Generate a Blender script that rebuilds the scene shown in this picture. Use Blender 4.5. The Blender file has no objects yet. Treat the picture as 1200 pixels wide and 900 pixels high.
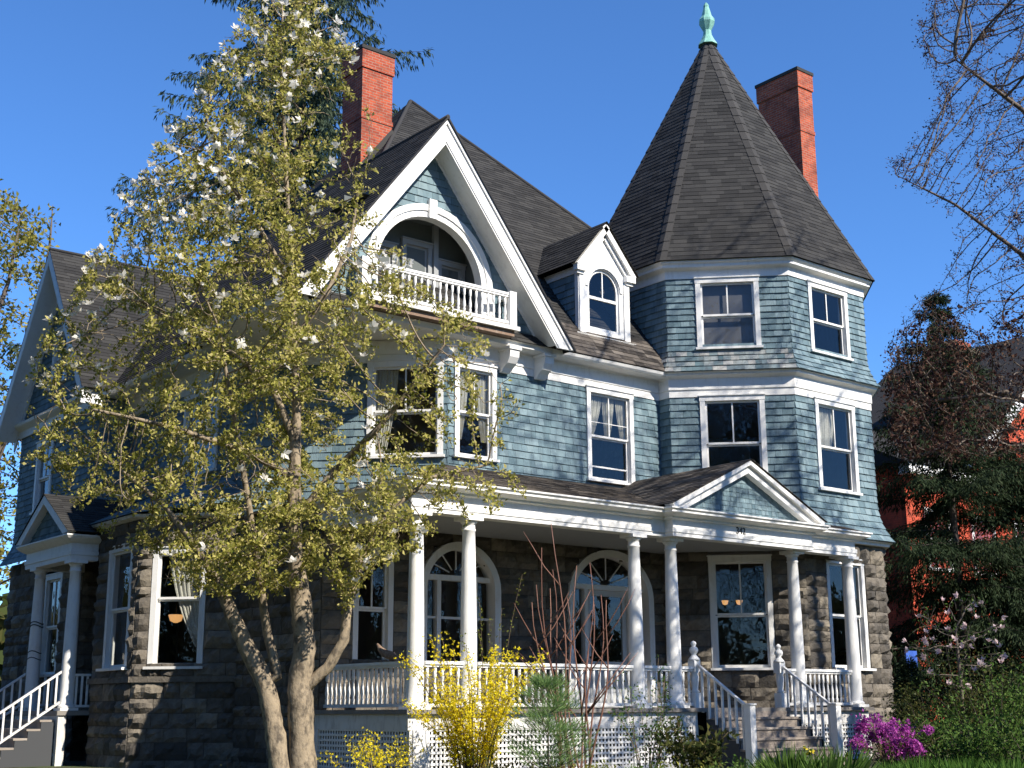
import bpy, math, random
import numpy as np
from mathutils import Vector, Matrix
random.seed(7); np.random.seed(7)
PI = math.pi
scene = bpy.context.scene
COL = scene.collection
R_ = random.uniform

# ------------------------------------------------------------------ camera
CAM = Vector((0, 0, 1.6))
YAW, PITCH, ROLL = math.radians(51.06685), math.radians(13.69869), math.radians(-.332296)
FH = Vector((math.cos(YAW), math.sin(YAW), 0)); RH = Vector((math.sin(YAW), -math.cos(YAW), 0)); UP = Vector((0, 0, 1))
f3 = FH * math.cos(PITCH) + UP * math.sin(PITCH); u3 = -FH * math.sin(PITCH) + UP * math.cos(PITCH)
cr = RH * math.cos(ROLL) + u3 * math.sin(ROLL); cu = -RH * math.sin(ROLL) + u3 * math.cos(ROLL)
cd = bpy.data.cameras.new('camera'); co = bpy.data.objects.new('camera', cd); COL.objects.link(co)
mw = Matrix((cr, cu, -f3)).transposed().to_4x4(); mw.translation = CAM; co.matrix_world = mw
cd.sensor_width = 36; cd.lens = 1562.39 / 1200 * 36; cd.clip_end = 2000; cd.clip_start = .1
scene.camera = co

# ------------------------------------------------------------------ light
SUN = Vector((.21, -1, .86)).normalized()
w = bpy.data.worlds.new('World'); scene.world = w; w.use_nodes = True
nt = w.node_tree; bg = nt.nodes['Background']; sky = nt.nodes.new('ShaderNodeTexSky')
sky.sky_type = 'NISHITA'; sky.sun_disc = False
sky.sun_elevation = math.asin(SUN.z); sky.sun_rotation = math.atan2(SUN.x, SUN.y)
sky.altitude = 1000; sky.air_density = .9; sky.dust_density = 0; sky.ozone_density = 10
hs = nt.nodes.new('ShaderNodeHueSaturation'); hs.inputs['Saturation'].default_value = 1.05; nt.links.new(sky.outputs[0], hs.inputs['Color']); nt.links.new(hs.outputs[0], bg.inputs[0]); bg.inputs[1].default_value = .145
ld = bpy.data.lights.new('sun', 'SUN'); ld.energy = 5.0; ld.angle = math.radians(.53); ld.color = (1, .93, .82)
lo = bpy.data.objects.new('sun', ld); COL.objects.link(lo); lo.rotation_euler = SUN.to_track_quat('Z', 'Y').to_euler()
vs = scene.view_settings; vs.view_transform = 'Standard'; vs.look = 'None'; vs.exposure = .74; vs.gamma = 1; vs.use_curve_mapping = False
scene.cycles.max_bounces = 8; scene.cycles.transparent_max_bounces = 16; scene.cycles.caustics_reflective = False
scene.cycles.caustics_refractive = False; scene.cycles.sample_clamp_indirect = 6

# ------------------------------------------------------------------ materials
def nmat(name):
    m = bpy.data.materials.new(name); m.use_nodes = True
    t = m.node_tree; return m, t, t.nodes['Principled BSDF'], t.nodes, t.links
def rgb(c): return (c[0], c[1], c[2], 1)
def mixc(N, L, fac, a, b, mode='MIX'):
    n = N.new('ShaderNodeMix'); n.data_type = 'RGBA'; n.blend_type = mode
    for s, v in ((0, fac), (6, a), (7, b)):
        if hasattr(v, 'links') or isinstance(v, bpy.types.NodeSocket): L.new(v, n.inputs[s])
        elif s == 0: n.inputs[0].default_value = v
        else: n.inputs[s].default_value = rgb(v)
    return n.outputs[2]
def noise(N, L, scale, detail=4, rough=.6, stretch=None, coord='Object'):
    tc = N.new('ShaderNodeTexCoord'); v = tc.outputs[coord]
    if stretch:
        mp = N.new('ShaderNodeMapping'); mp.inputs['Scale'].default_value = stretch; L.new(v, mp.inputs[0]); v = mp.outputs[0]
    n = N.new('ShaderNodeTexNoise'); n.inputs['Scale'].default_value = scale; n.inputs['Detail'].default_value = detail
    n.inputs['Roughness'].default_value = rough; L.new(v, n.inputs['Vector']); return n.outputs['Fac']
def ramp(N, L, fac, lo, hi):
    n = N.new('ShaderNodeMapRange'); n.inputs['From Min'].default_value = lo; n.inputs['From Max'].default_value = hi
    L.new(fac, n.inputs['Value']); return n.outputs['Result']
def pmat(name, c1, c2, rough=.75, nscale=3, namt=0., nc=(.1, .1, .1), nlo=.5, nhi=.75, bump=0., bscale=30, spec=.3,
         transl=0., tcol=None, stretch=None, c3=None, metal=0.):
    m, t, b, N, L = nmat(name)
    at = N.new('ShaderNodeAttribute'); at.attribute_name = 'rnd'
    if c3 is None: c = mixc(N, L, at.outputs['Fac'], c1, c2)
    else:
        cr_ = N.new('ShaderNodeValToRGB'); e = cr_.color_ramp.elements
        e[0].color = rgb(c1); e[1].color = rgb(c3); e.new(.5).color = rgb(c2); L.new(at.outputs['Fac'], cr_.inputs[0]); c = cr_.outputs[0]
    if namt:
        f = ramp(N, L, noise(N, L, nscale, 5, .65, stretch), nlo, nhi)
        mu = N.new('ShaderNodeMath'); mu.operation = 'MULTIPLY'; mu.inputs[1].default_value = namt; L.new(f, mu.inputs[0])
        c = mixc(N, L, mu.outputs[0], c, nc)
    L.new(c, b.inputs['Base Color']); b.inputs['Roughness'].default_value = rough
    b.inputs['Specular IOR Level'].default_value = spec; b.inputs['Metallic'].default_value = metal
    if bump:
        bp = N.new('ShaderNodeBump'); bp.inputs['Strength'].default_value = bump; bp.inputs['Distance'].default_value = .02
        L.new(noise(N, L, bscale, 4, .6, stretch), bp.inputs['Height']); L.new(bp.outputs[0], b.inputs['Normal'])
    if transl:
        tr = N.new('ShaderNodeBsdfTranslucent'); mx = N.new('ShaderNodeMixShader'); mx.inputs[0].default_value = transl
        if tcol: tr.inputs[0].default_value = rgb(tcol)
        else: L.new(c, tr.inputs[0])
        out = N['Material Output']; L.new(b.outputs[0], mx.inputs[1]); L.new(tr.outputs[0], mx.inputs[2]); L.new(mx.outputs[0], out.inputs[0])
    return m
M = {}
M['white'] = pmat('white_paint', (.80, .79, .76), (.69, .68, .65), .55, 9, .4, (.42, .38, .33), .52, .8, .15, 60, .35, stretch=(1, 1, .35))
M['shade_grey'] = pmat('shade_grey_paint', (.30, .31, .31), (.34, .35, .35), .7, 5, .3, (.2, .2, .2), .5, .8)  # grey puts shade into the colour of porch ceiling and loggia frames
M['white_worn'] = pmat('worn_white_paint', (.78, .77, .74), (.66, .64, .60), .6, 7, .6, (.30, .25, .20), .48, .72, .3, 50, .3, stretch=(1, 1, .35))
M['shingle'] = pmat('blue_shingle', (.100, .158, .183), (.160, .232, .260), .8, 6, .55, (.055, .08, .10), .45, .75, .5, 45, .2, stretch=(1, 1, .25), c3=(.205, .28, .305))
M['shingle_old'] = pmat('weathered_shingle', (.09, .145, .165), (.19, .235, .245), .85, 9, .6, (.085, .08, .078), .45, .7, .6, 45, .2, stretch=(1, 1, .3), c3=(.36, .36, .34))
M['roof'] = pmat('roof_shingle', (.025, .0245, .024), (.036, .035, .034), .88, 2.2, .3, (.052, .050, .048), .5, .8, .5, 120, .15, c3=(.050, .0485, .046))
M['roof_hip'] = pmat('roof_hip_cap', (.040, .038, .036), (.052, .049, .046), .85, 4, .3, (.04, .04, .035), .5, .8, .4, 120, .25)
M['roof_old'] = pmat('worn_roof_shingle', (.030, .026, .023), (.075, .064, .055), .9, 5, .5, (.16, .14, .12), .5, .75, .6, 60, .2, c3=(.15, .13, .11))
M['stone'] = pmat('rockface_stone', (.078, .069, .058), (.172, .150, .122), .9, 5, .6, (.05, .047, .043), .42, .72, 1., 18, .2, c3=(.29, .25, .19))
M['mortar'] = pmat('mortar', (.07, .064, .056), (.09, .08, .07), .95, 8, .4, (.1, .09, .08), .4, .7, .3, 60)
M['copper'] = pmat('green_copper', (.20, .43, .34), (.27, .50, .41), .7, 9, .8, (.085, .22, .18), .45, .7, .3, 40, stretch=(1, 1, .3))
M['floor'] = pmat('porch_floor', (.20, .18, .16), (.28, .26, .23), .75, 5, .4, (.12, .10, .09), .5, .8, .3, 30, stretch=(.2, 2, 1))
M['step'] = pmat('weathered_step', (.26, .22, .185), (.36, .31, .26), .8, 5, .5, (.15, .12, .10), .45, .75, .4, 30, stretch=(.2, 2, 1))
M['dark_step'] = pmat('dark_step_side', (.05, .055, .06), (.07, .07, .075), .8)
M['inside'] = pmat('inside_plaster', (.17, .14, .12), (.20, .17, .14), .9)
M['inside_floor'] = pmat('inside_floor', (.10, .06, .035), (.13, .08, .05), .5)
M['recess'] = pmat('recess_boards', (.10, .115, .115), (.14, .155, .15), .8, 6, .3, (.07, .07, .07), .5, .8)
M['door'] = pmat('pale_door_paint', (.50, .51, .50), (.55, .56, .55), .5, 5, .3, (.35, .34, .32), .5, .8)
M['void'] = pmat('crawl_shade_dark', (.02, .018, .016), (.03, .027, .024), .95)
M['ground'] = pmat('garden_soil', (.07, .055, .035), (.07, .055, .035), .95, .7, .8, (.055, .085, .022), .4, .62, .6, 14)
M['bark_mag'] = pmat('grey_tan_bark', (.30, .24, .165), (.30, .24, .165), .88, 9, .9, (.085, .07, .055), .46, .64, 1., 16, .15, stretch=(1, 1, .6))
M['bark_dark'] = pmat('dark_bark', (.075, .06, .05), (.075, .06, .05), .9, 8, .5, (.04, .033, .03), .45, .7, .6, 30, .2, stretch=(1, 1, .4))
M['bark_mid'] = pmat('grey_bark', (.16, .13, .105), (.16, .13, .105), .9, 8, .5, (.08, .066, .055), .45, .7, .6, 30, .2, stretch=(1, 1, .4))
M['leaf_mag'] = pmat('young_yellow_green_leaf', (.16, .18, .03), (.42, .39, .085), .7, transl=.45, spec=.12, c3=(.66, .58, .23))
M['petal'] = pmat('cream_petal', (.88, .84, .74), (.92, .90, .85), .6, transl=.5)
M['needle'] = pmat('dark_needle', (.010, .020, .010), (.026, .044, .018), .7, spec=.1, transl=.15, c3=(.045, .062, .028))
M['needle_blue'] = pmat('blue_green_needle', (.016, .032, .022), (.042, .066, .042), .7, spec=.1, transl=.15, c3=(.075, .095, .05))
M['needle_soft'] = pmat('pine_needle', (.11, .20, .07), (.18, .29, .10), .8, transl=.4, spec=.05, c3=(.27, .38, .15))
M['bud'] = pmat('purple_bud', (.030, .013, .014), (.075, .035, .028), .6, spec=.1, transl=.3, c3=(.12, .07, .045))
M['leaf_yellow'] = pmat('spring_yellow_leaf', (.13, .135, .03), (.26, .24, .05), .6, spec=.1, transl=.4, c3=(.40, .33, .06))
M['forsythia'] = pmat('yellow_blossom', (.80, .62, .010), (.88, .74, .02), .7, transl=.4, spec=.1, c3=(.90, .80, .10))
M['leaf_green'] = pmat('fresh_green_leaf', (.035, .085, .016), (.08, .15, .03), .5, spec=.1, transl=.35, c3=(.14, .21, .05))
M['leaf_dull'] = pmat('olive_leaf', (.028, .045, .012), (.065, .078, .022), .5, spec=.1, transl=.3, c3=(.12, .11, .035))
M['leaf_lime'] = pmat('lime_leaf', (.09, .12, .02), (.18, .20, .04), .55, spec=.1, transl=.35, c3=(.28, .28, .06))
M['redtwig'] = pmat('red_brown_twig', (.15, .07, .05), (.24, .125, .09), .6, 8, .3, (.10, .05, .04))
M['twig'] = pmat('brown_twig', (.14, .10, .06), (.2, .15, .09), .8)
M['magenta'] = pmat('magenta_blossom', (.24, .025, .23), (.45, .07, .40), .6, transl=.35, c3=(.62, .16, .52))
M['pink'] = pmat('pale_pink_blossom', (.72, .52, .54), (.80, .66, .64), .6, transl=.35)
M['grass'] = pmat('grass_blade', (.025, .07, .012), (.06, .14, .022), .6, spec=.1, transl=.35, c3=(.12, .21, .04))
M['daffodil'] = pmat('daffodil_yellow', (.80, .62, .03), (.85, .70, .10), .5, transl=.3)
M['curtain'] = pmat('lace_curtain', (.76, .73, .64), (.82, .79, .70), .85, 30, .4, (.42, .38, .3), .4, .6, transl=.25)
M['black'] = pmat('black_paint', (.012, .011, .01), (.015, .014, .012), .5)
M['redhouse'] = pmat('painted_red_wall', (.52, .075, .035), (.56, .09, .04), .85, 5, .25, (.38, .06, .03), .5, .8, .2, 60)
M['shade'] = pmat('grey_window_shade', (.15, .145, .155), (.16, .155, .165), .9)
M['paper'] = pmat('white_paper', (.78, .77, .74), (.78, .77, .74), .8)
M['drift'] = pmat('weathered_wood', (.20, .13, .09), (.25, .17, .12), .85, 12, .6, (.40, .34, .28), .5, .7, .4, 40)
M['bluesign'] = pmat('blue_sign', (.05, .12, .45), (.05, .12, .45), .5)
def brickmat(name, c1, c2, mortar):
    m, t, b, N, L = nmat(name)
    tc = N.new('ShaderNodeTexCoord'); sp = N.new('ShaderNodeSeparateXYZ'); L.new(tc.outputs['Object'], sp.inputs[0])
    ad = N.new('ShaderNodeMath'); ad.operation = 'ADD'; L.new(sp.outputs[0], ad.inputs[0]); L.new(sp.outputs[1], ad.inputs[1])
    cb = N.new('ShaderNodeCombineXYZ'); L.new(ad.outputs[0], cb.inputs[0]); L.new(sp.outputs[2], cb.inputs[1])
    br = N.new('ShaderNodeTexBrick'); br.inputs['Scale'].default_value = 1; br.inputs['Brick Width'].default_value = .215
    br.inputs['Row Height'].default_value = .075; br.inputs['Mortar Size'].default_value = .009; br.inputs['Mortar Smooth'].default_value = .1
    br.inputs['Color1'].default_value = rgb(c1); br.inputs['Color2'].default_value = rgb(c2); br.inputs['Mortar'].default_value = rgb(mortar)
    L.new(cb.outputs[0], br.inputs['Vector'])
    c = mixc(N, L, ramp(N, L, noise(N, L, 2.2, 6, .7), .46, .74), br.outputs['Color'], (.12, .04, .028))
    L.new(c, b.inputs['Base Color']); b.inputs['Roughness'].default_value = .9; b.inputs['Specular IOR Level'].default_value = .2
    bp = N.new('ShaderNodeBump'); bp.inputs['Strength'].default_value = .6; bp.inputs['Distance'].default_value = .01
    iv = N.new('ShaderNodeMath'); iv.operation = 'SUBTRACT'; iv.inputs[0].default_value = 1; L.new(br.outputs['Fac'], iv.inputs[1])
    L.new(iv.outputs[0], bp.inputs['Height']); L.new(bp.outputs[0], b.inputs['Normal']); return m
M['brick'] = brickmat('chimney_brick', (.47, .095, .042), (.30, .055, .03), (.34, .20, .145))
def glassmat():
    m, t, b, N, L = nmat('window_glass'); N.remove(b)
    tr = N.new('ShaderNodeBsdfTransparent'); tr.inputs[0].default_value = (.78, .80, .79, 1)
    gl = N.new('ShaderNodeBsdfGlossy'); gl.inputs['Roughness'].default_value = .015
    fr = N.new('ShaderNodeFresnel'); ge = N.new('ShaderNodeNewGeometry'); mr = N.new('ShaderNodeMapRange'); mr.inputs['To Min'].default_value = 1.58; mr.inputs['To Max'].default_value = 1 / 1.58
    L.new(ge.outputs['Backfacing'], mr.inputs['Value']); L.new(mr.outputs[0], fr.inputs[0])
    bp = N.new('ShaderNodeBump'); bp.inputs['Strength'].default_value = .25; bp.inputs['Distance'].default_value = .02
    L.new(noise(N, L, 2.2, 2), bp.inputs['Height']); L.new(bp.outputs[0], gl.inputs['Normal'])
    mx = N.new('ShaderNodeMixShader'); L.new(fr.outputs[0], mx.inputs[0]); L.new(tr.outputs[0], mx.inputs[1]); L.new(gl.outputs[0], mx.inputs[2])
    L.new(mx.outputs[0], N['Material Output'].inputs[0]); return m
M['glass'] = glassmat()
def emat(name, c, s):
    m, t, b, N, L = nmat(name); b.inputs['Base Color'].default_value = rgb(c)
    b.inputs['Emission Color'].default_value = rgb(c); b.inputs['Emission Strength'].default_value = s; return m
M['lamp'] = emat('lit_lamp_glass', (1, .50, .18), .55)
M['redhouse'] = brickmat('painted_red_brick', (.62, .105, .05), (.55, .088, .042), (.45, .08, .045))

# ------------------------------------------------------------------ mesh builder
class MB:
    def __init__(s): s.v = []; s.f = []; s.r = []; s.sm = []; s.rv = 0.5
    def face(s, pts, smooth=False):
        i = len(s.v); s.v.extend([(p[0], p[1], p[2]) for p in pts]); s.f.append(tuple(range(i, i + len(pts)))); s.r.append(s.rv); s.sm.append(smooth)
    def hexa(s, p):   # p: 4 bottom ccw, 4 top
        i = len(s.v); s.v.extend([tuple(q) for q in p])
        for q in ((3, 2, 1, 0), (4, 5, 6, 7), (0, 1, 5, 4), (1, 2, 6, 5), (2, 3, 7, 6), (3, 0, 4, 7)):
            s.f.append(tuple(i + k for k in q)); s.r.append(s.rv); s.sm.append(False)
    def box(s, x0, x1, y0, y1, z0, z1):
        s.hexa([(x0, y0, z0), (x1, y0, z0), (x1, y1, z0), (x0, y1, z0), (x0, y0, z1), (x1, y0, z1), (x1, y1, z1), (x0, y1, z1)])
    def fbox(s, fr, u0, u1, v0, v1, n0, n1):
        s.hexa([fr.p(u0, v0, n0), fr.p(u1, v0, n0), fr.p(u1, v1, n0), fr.p(u0, v1, n0), fr.p(u0, v0, n1), fr.p(u1, v0, n1), fr.p(u1, v1, n1), fr.p(u0, v1, n1)])
    def prism(s, fr, pts, n0, n1):   # polygon ccw in frame
        k = len(pts); i = len(s.v)
        s.v.extend([tuple(fr.p(a, b, n0)) for a, b in pts] + [tuple(fr.p(a, b, n1)) for a, b in pts])
        fs = [tuple(i + j for j in reversed(range(k))), tuple(i + k + j for j in range(k))]
        fs += [(i + j, i + (j + 1) % k, i + k + (j + 1) % k, i + k + j) for j in range(k)]
        for q in fs: s.f.append(q); s.r.append(s.rv); s.sm.append(False)
    def board(s, fr, a, b, w0, w1, n0, n1):   # board along a->b, from offset w0 to w1 to the left of it
        d = Vector((b[0] - a[0], b[1] - a[1])).normalized(); n = Vector((-d.y, d.x))
        A, B = Vector(a), Vector(b)
        s.prism(fr, [tuple(A + n * w0), tuple(B + n * w0), tuple(B + n * w1), tuple(A + n * w1)], n0, n1)
    def rings(s, rs, cap=True, smooth=True):
        k = len(rs[0]); i = len(s.v)
        for r in rs: s.v.extend([tuple(p) for p in r])
        for a in range(len(rs) - 1):
            for j in range(k):
                s.f.append((i + a * k + j, i + a * k + (j + 1) % k, i + (a + 1) * k + (j + 1) % k, i + (a + 1) * k + j)); s.r.append(s.rv); s.sm.append(smooth)
        if cap:
            for q in (tuple(i + j for j in reversed(range(k))), tuple(i + (len(rs) - 1) * k + j for j in range(k))): s.f.append(q); s.r.append(s.rv); s.sm.append(False)
    def lathe(s, c, prof, seg=16, rot=0., smooth=True):
        s.rings([[(c[0] + r * math.cos(rot + 2 * PI * j / seg), c[1] + r * math.sin(rot + 2 * PI * j / seg), c[2] + z) for j in range(seg)] for r, z in prof], True, smooth)
    def tube(s, pts, rad, seg=6):
        P = [Vector(p) for p in pts]; rs = []; t = (P[1] - P[0]).normalized()
        a = t.orthogonal().normalized(); nz = [[random.uniform(.9, 1.1) for _ in range(seg)] for _ in P] if seg >= 10 else None
        for i, p in enumerate(P):
            t = (P[min(i + 1, len(P) - 1)] - P[max(i - 1, 0)])
            if t.length < 1e-6: t = Vector((0, 0, 1))
            t.normalize(); a = a - t * a.dot(t)
            if a.length < 1e-4: a = t.orthogonal()
            a.normalize(); b = t.cross(a)
            r = rad[i] if hasattr(rad, '__len__') else rad
            rs.append([p + (a * math.cos(2 * PI * j / seg) + b * math.sin(2 * PI * j / seg)) * r * (nz[i][j] if nz else 1) for j in range(seg)])
        s.rings(rs)
    def sweep(s, path, prof, close_ends=True):   # path plan points, outward = right of heading; prof [(out,z)]
        P = [Vector(p) for p in path]; off = []
        for i in range(len(P)):
            ds = []
            if i > 0: ds.append((P[i] - P[i - 1]).normalized())
            if i < len(P) - 1: ds.append((P[i + 1] - P[i]).normalized())
            ns = [Vector((d.y, -d.x)) for d in ds]
            n = sum(ns, Vector((0, 0))).normalized(); off.append(n / max(.3, n.dot(ns[0])))
        s.rings([[(P[i].x + off[i].x * o, P[i].y + off[i].y * o, z) for o, z in prof] for i in range(len(P))], close_ends, False)
    def build(s, name, mat, parent=None, origin=None):
        o = origin if origin is not None else (BASE[parent] if parent is not None else (0, 0, 0))
        me = bpy.data.meshes.new(name); ve = np.array(s.v, float) - np.array(o, float)
        me.from_pydata(ve.tolist(), [], s.f)
        at = me.attributes.new('rnd', 'FLOAT', 'FACE'); at.data.foreach_set('value', s.r)
        me.polygons.foreach_set('use_smooth', s.sm)
        me.materials.append(mat if not isinstance(mat, str) else M[mat])
        ob = bpy.data.objects.new(name, me); COL.objects.link(ob)
        if parent is not None: ob.parent = parent; ob.location = (0, 0, 0) if origin is None else Vector(o) - Vector(BASE[parent])
        else: ob.location = o
        BASE[ob] = tuple(o); return ob
BASE = {}
def thing(name, label, cat, loc, group=None):
    o = bpy.data.objects.new(name, None); COL.objects.link(o); o.location = loc; BASE[o] = tuple(loc)
    return tag(o, label, cat, group)
def tag(o, label, cat, group=None, kind=None):
    if label: o['label'] = label
    if cat: o['category'] = cat
    if group: o['group'] = group
    if kind: o['kind'] = kind
    return o
def struct(name, mb, mat): o = mb.build(name, mat); o['kind'] = 'structure'; return o
def dup(o, loc, parent):
    c = o.copy(); COL.objects.link(c); c.parent = parent; c.location = Vector(loc) - Vector(BASE[parent]); BASE[c] = tuple(loc); return c
class Fr:
    def __init__(s, O, N, V=(0, 0, 1), U=None):
        s.O = Vector(O); s.N = Vector(N).normalized(); s.V = Vector(V).normalized()
        s.U = Vector(U) if U else s.V.cross(s.N).normalized()
    def p(s, u, v, n=0): return s.O + s.U * u + s.V * v + s.N * n
    def q(s, P): d = Vector(P) - s.O; return (d.dot(s.U), d.dot(s.V))
def cross(polys, v):
    xs = []
    for P in polys:
        for i in range(len(P)):
            a, b = P[i], P[(i + 1) % len(P)]
            if (a[1] <= v) != (b[1] <= v): xs.append(a[0] + (b[0] - a[0]) * (v - a[1]) / (b[1] - a[1]))
    xs.sort(); return [(xs[i], xs[i + 1]) for i in range(0, len(xs) - 1, 2)]
def spans(polys, vb, vt):
    A, B = cross(polys, vb), cross(polys, vt)
    if len(A) != len(B): A = B = cross(polys, (vb + vt) / 2)
    return [(a[0], a[1], b[0], b[1]) for a, b in zip(A, B)]
def rect(u0, u1, v0, v1): return [(u0, v0), (u1, v0), (u1, v1), (u0, v1)]
def arch(uc, hw, v0, vs, rise, k=14):
    return [(uc - hw, v0), (uc + hw, v0)] + [(uc + hw * math.cos(PI * i / k), vs + rise * math.sin(PI * i / k)) for i in range(k + 1)]
def shingle_row(mb, fr, sp, vb, vt, wr, th, rng, gap=.004, jit=.006, back=True, old=0):
    a0, b0, a1, b1 = sp
    if back:
        mb.rv = .1; mb.face([fr.p(a0, vb), fr.p(b0, vb), fr.p(b1, vt), fr.p(a1, vt)])
    u = min(a0, a1) - rng.uniform(0, wr[1]); cl = lambda x, a, b: max(a, min(b, x))
    while u < max(b0, b1):
        wd = rng.uniform(*wr); l, r = u + gap / 2, u + wd - gap / 2; u += wd
        lb, rb, lt, rt = cl(l, a0, b0), cl(r, a0, b0), cl(l, a1, b1), cl(r, a1, b1)
        if rb - lb < .012 and rt - lt < .012: continue
        mb.rv = rng.random(); vj = vb - rng.uniform(0, jit); t = th * rng.uniform(.75, 1.25)
        i = len(mb.v); mb.v.extend([tuple(fr.p(lb, vj, t)), tuple(fr.p(rb, vj, t)), tuple(fr.p(rt, vt, .002)), tuple(fr.p(lt, vt, .002)), tuple(fr.p(lb, vj, 0)), tuple(fr.p(rb, vj, 0))])
        for q in ((0, 1, 2, 3), (4, 5, 1, 0), (4, 0, 3), (5, 2, 1)): mb.f.append(tuple(i + k for k in q)); mb.r.append(mb.rv); mb.sm.append(False)
def shingles(mb, fr, polys, course=.165, wr=(.12, .27), th=.022, seed=1, **k):
    rng = random.Random(seed); v0 = min(p[1] for p in polys[0]); v1 = max(p[1] for p in polys[0]); n = max(1, round((v1 - v0) / course)); c = (v1 - v0) / n
    for i in range(n):
        vb = v0 + i * c; vt = vb + c
        for sp in spans(polys, vb + 1e-4, vt - 1e-4): shingle_row(mb, fr, sp, vb, vt, wr, th, rng, **k)
def roofshingles(mb, fr, polys, seed=1, course=.128): shingles(mb, fr, polys, course, (.22, .5), .012, seed, gap=.003, jit=.003)
def roofplane(mb, pts, seed=1, course=.128):   # pts 3D, first two along the eave
    P = [Vector(p) for p in pts]; n = Vector((0, 0, 0))
    for i in range(len(P)): n += P[i].cross(P[(i + 1) % len(P)])
    n.normalize()
    if n.z < 0: n = -n
    U = Vector((n.y, -n.x, 0)); U = Vector((-n.y, n.x, 0)).normalized(); V = n.cross(U)
    fr = Fr(P[0], n, V, U); roofshingles(mb, fr, [[fr.q(p) for p in P]], seed, course)
def stones(mb, mo, fr, polys, seed=1, ch=(.21, .38), bl=(.28, .74)):
    rng = random.Random(seed); v0 = min(p[1] for p in polys[0]); v1 = max(p[1] for p in polys[0]); v = v0
    while v < v1 - .02:
        h = rng.uniform(*ch)
        if v1 - v - h < .2: h = v1 - v
        for a0, b0, a1, b1 in spans(polys, v + 1e-3, v + h - 1e-3):
            mo.face([fr.p(a0, v, .003), fr.p(b0, v, .003), fr.p(b1, v + h, .003), fr.p(a1, v + h, .003)])
            a, b = (a0 + a1) / 2, (b0 + b1) / 2
            u = a
            while u < b - .01:
                wd = rng.uniform(*bl)
                if b - u - wd < .22: wd = b - u
                block(mb, fr, u + .007, u + wd - .007, v + .007, v + h - .007, rng); u += wd
        v += h
def block(mb, fr, u0, u1, v0, v1, rng):
    nu = max(3, int((u1 - u0) / .10)); nv = max(3, int((v1 - v0) / .10)); mb.rv = min(1, max(0, rng.gauss(.45, .24))); pr = rng.uniform(.045, .10)
    i = len(mb.v); tx, ty = rng.uniform(-.03, .03), rng.uniform(-.03, .03)
    for b in range(nv + 3):
        for a in range(nu + 3):
            ea = a in (0, nu + 2); eb = b in (0, nv + 2); ra = a in (1, nu + 1); rb = b in (1, nv + 1)
            s_ = min(max((a - 1) / nu, 0), 1); t_ = min(max((b - 1) / nv, 0), 1)
            if ea or eb: n = -.004; j = 0
            elif ra or rb: n = .016 + rng.uniform(-.006, .012); j = .008
            else: n = pr + rng.uniform(-.03, .03) + tx * (s_ - .5) * 2 + ty * (t_ - .5) * 2; j = .022
            mb.v.append(tuple(fr.p(u0 + (u1 - u0) * s_ + rng.uniform(-j, j) * (not ea), v0 + (v1 - v0) * t_ + rng.uniform(-j, j) * (not eb), n)))
    W = nu + 3
    for b in range(nv + 2):
        for a in range(nu + 2): mb.f.append((i + b * W + a, i + b * W + a + 1, i + (b + 1) * W + a + 1, i + (b + 1) * W + a)); mb.r.append(mb.rv); mb.sm.append(False)
# ================================================================== THE HOUSE
H = thing('victorian_house', 'large blue shingled Victorian house with stone ground floor, pointed octagonal turret and white columned porch', 'house', (20, 28, .45))
S2 = math.sqrt(.5)
TO = Vector((26.16, 23.41)); TAP = 3.56; T8 = math.tan(PI / 8)
def tn(f): a = math.radians(-90 + 45 * f); return Vector((math.cos(a), math.sin(a), 0))
def tcorner(ap, k): a = math.radians(-112.5 + 45 * k); R = ap / math.cos(PI / 8); return (TO.x + R * math.cos(a), TO.y + R * math.sin(a))
def tface(f, ap=TAP): n = tn(f); return Fr((TO.x + n.x * ap, TO.y + n.y * ap, 0), n)
NW_ = Fr((0, 22.3, 0), (0, -1, 0))                 # front wall, u = x
CH_ = Fr((13.3, 25.27, 0), (-S2, -S2, 0))          # chamfered corner, length 4.2
WW_ = Fr((13.3, 0, 0), (-1, 0, 0))                 # side wall, u = -y
WG_ = Fr((12.4, 0, 0), (-1, 0, 0))                 # rear wing side wall
GY = 22.05; GX = 15.6
GF_ = Fr((0, GY, 0), (0, -1, 0))                   # front gable wall
CHL = 2.97 * math.sqrt(2)

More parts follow.
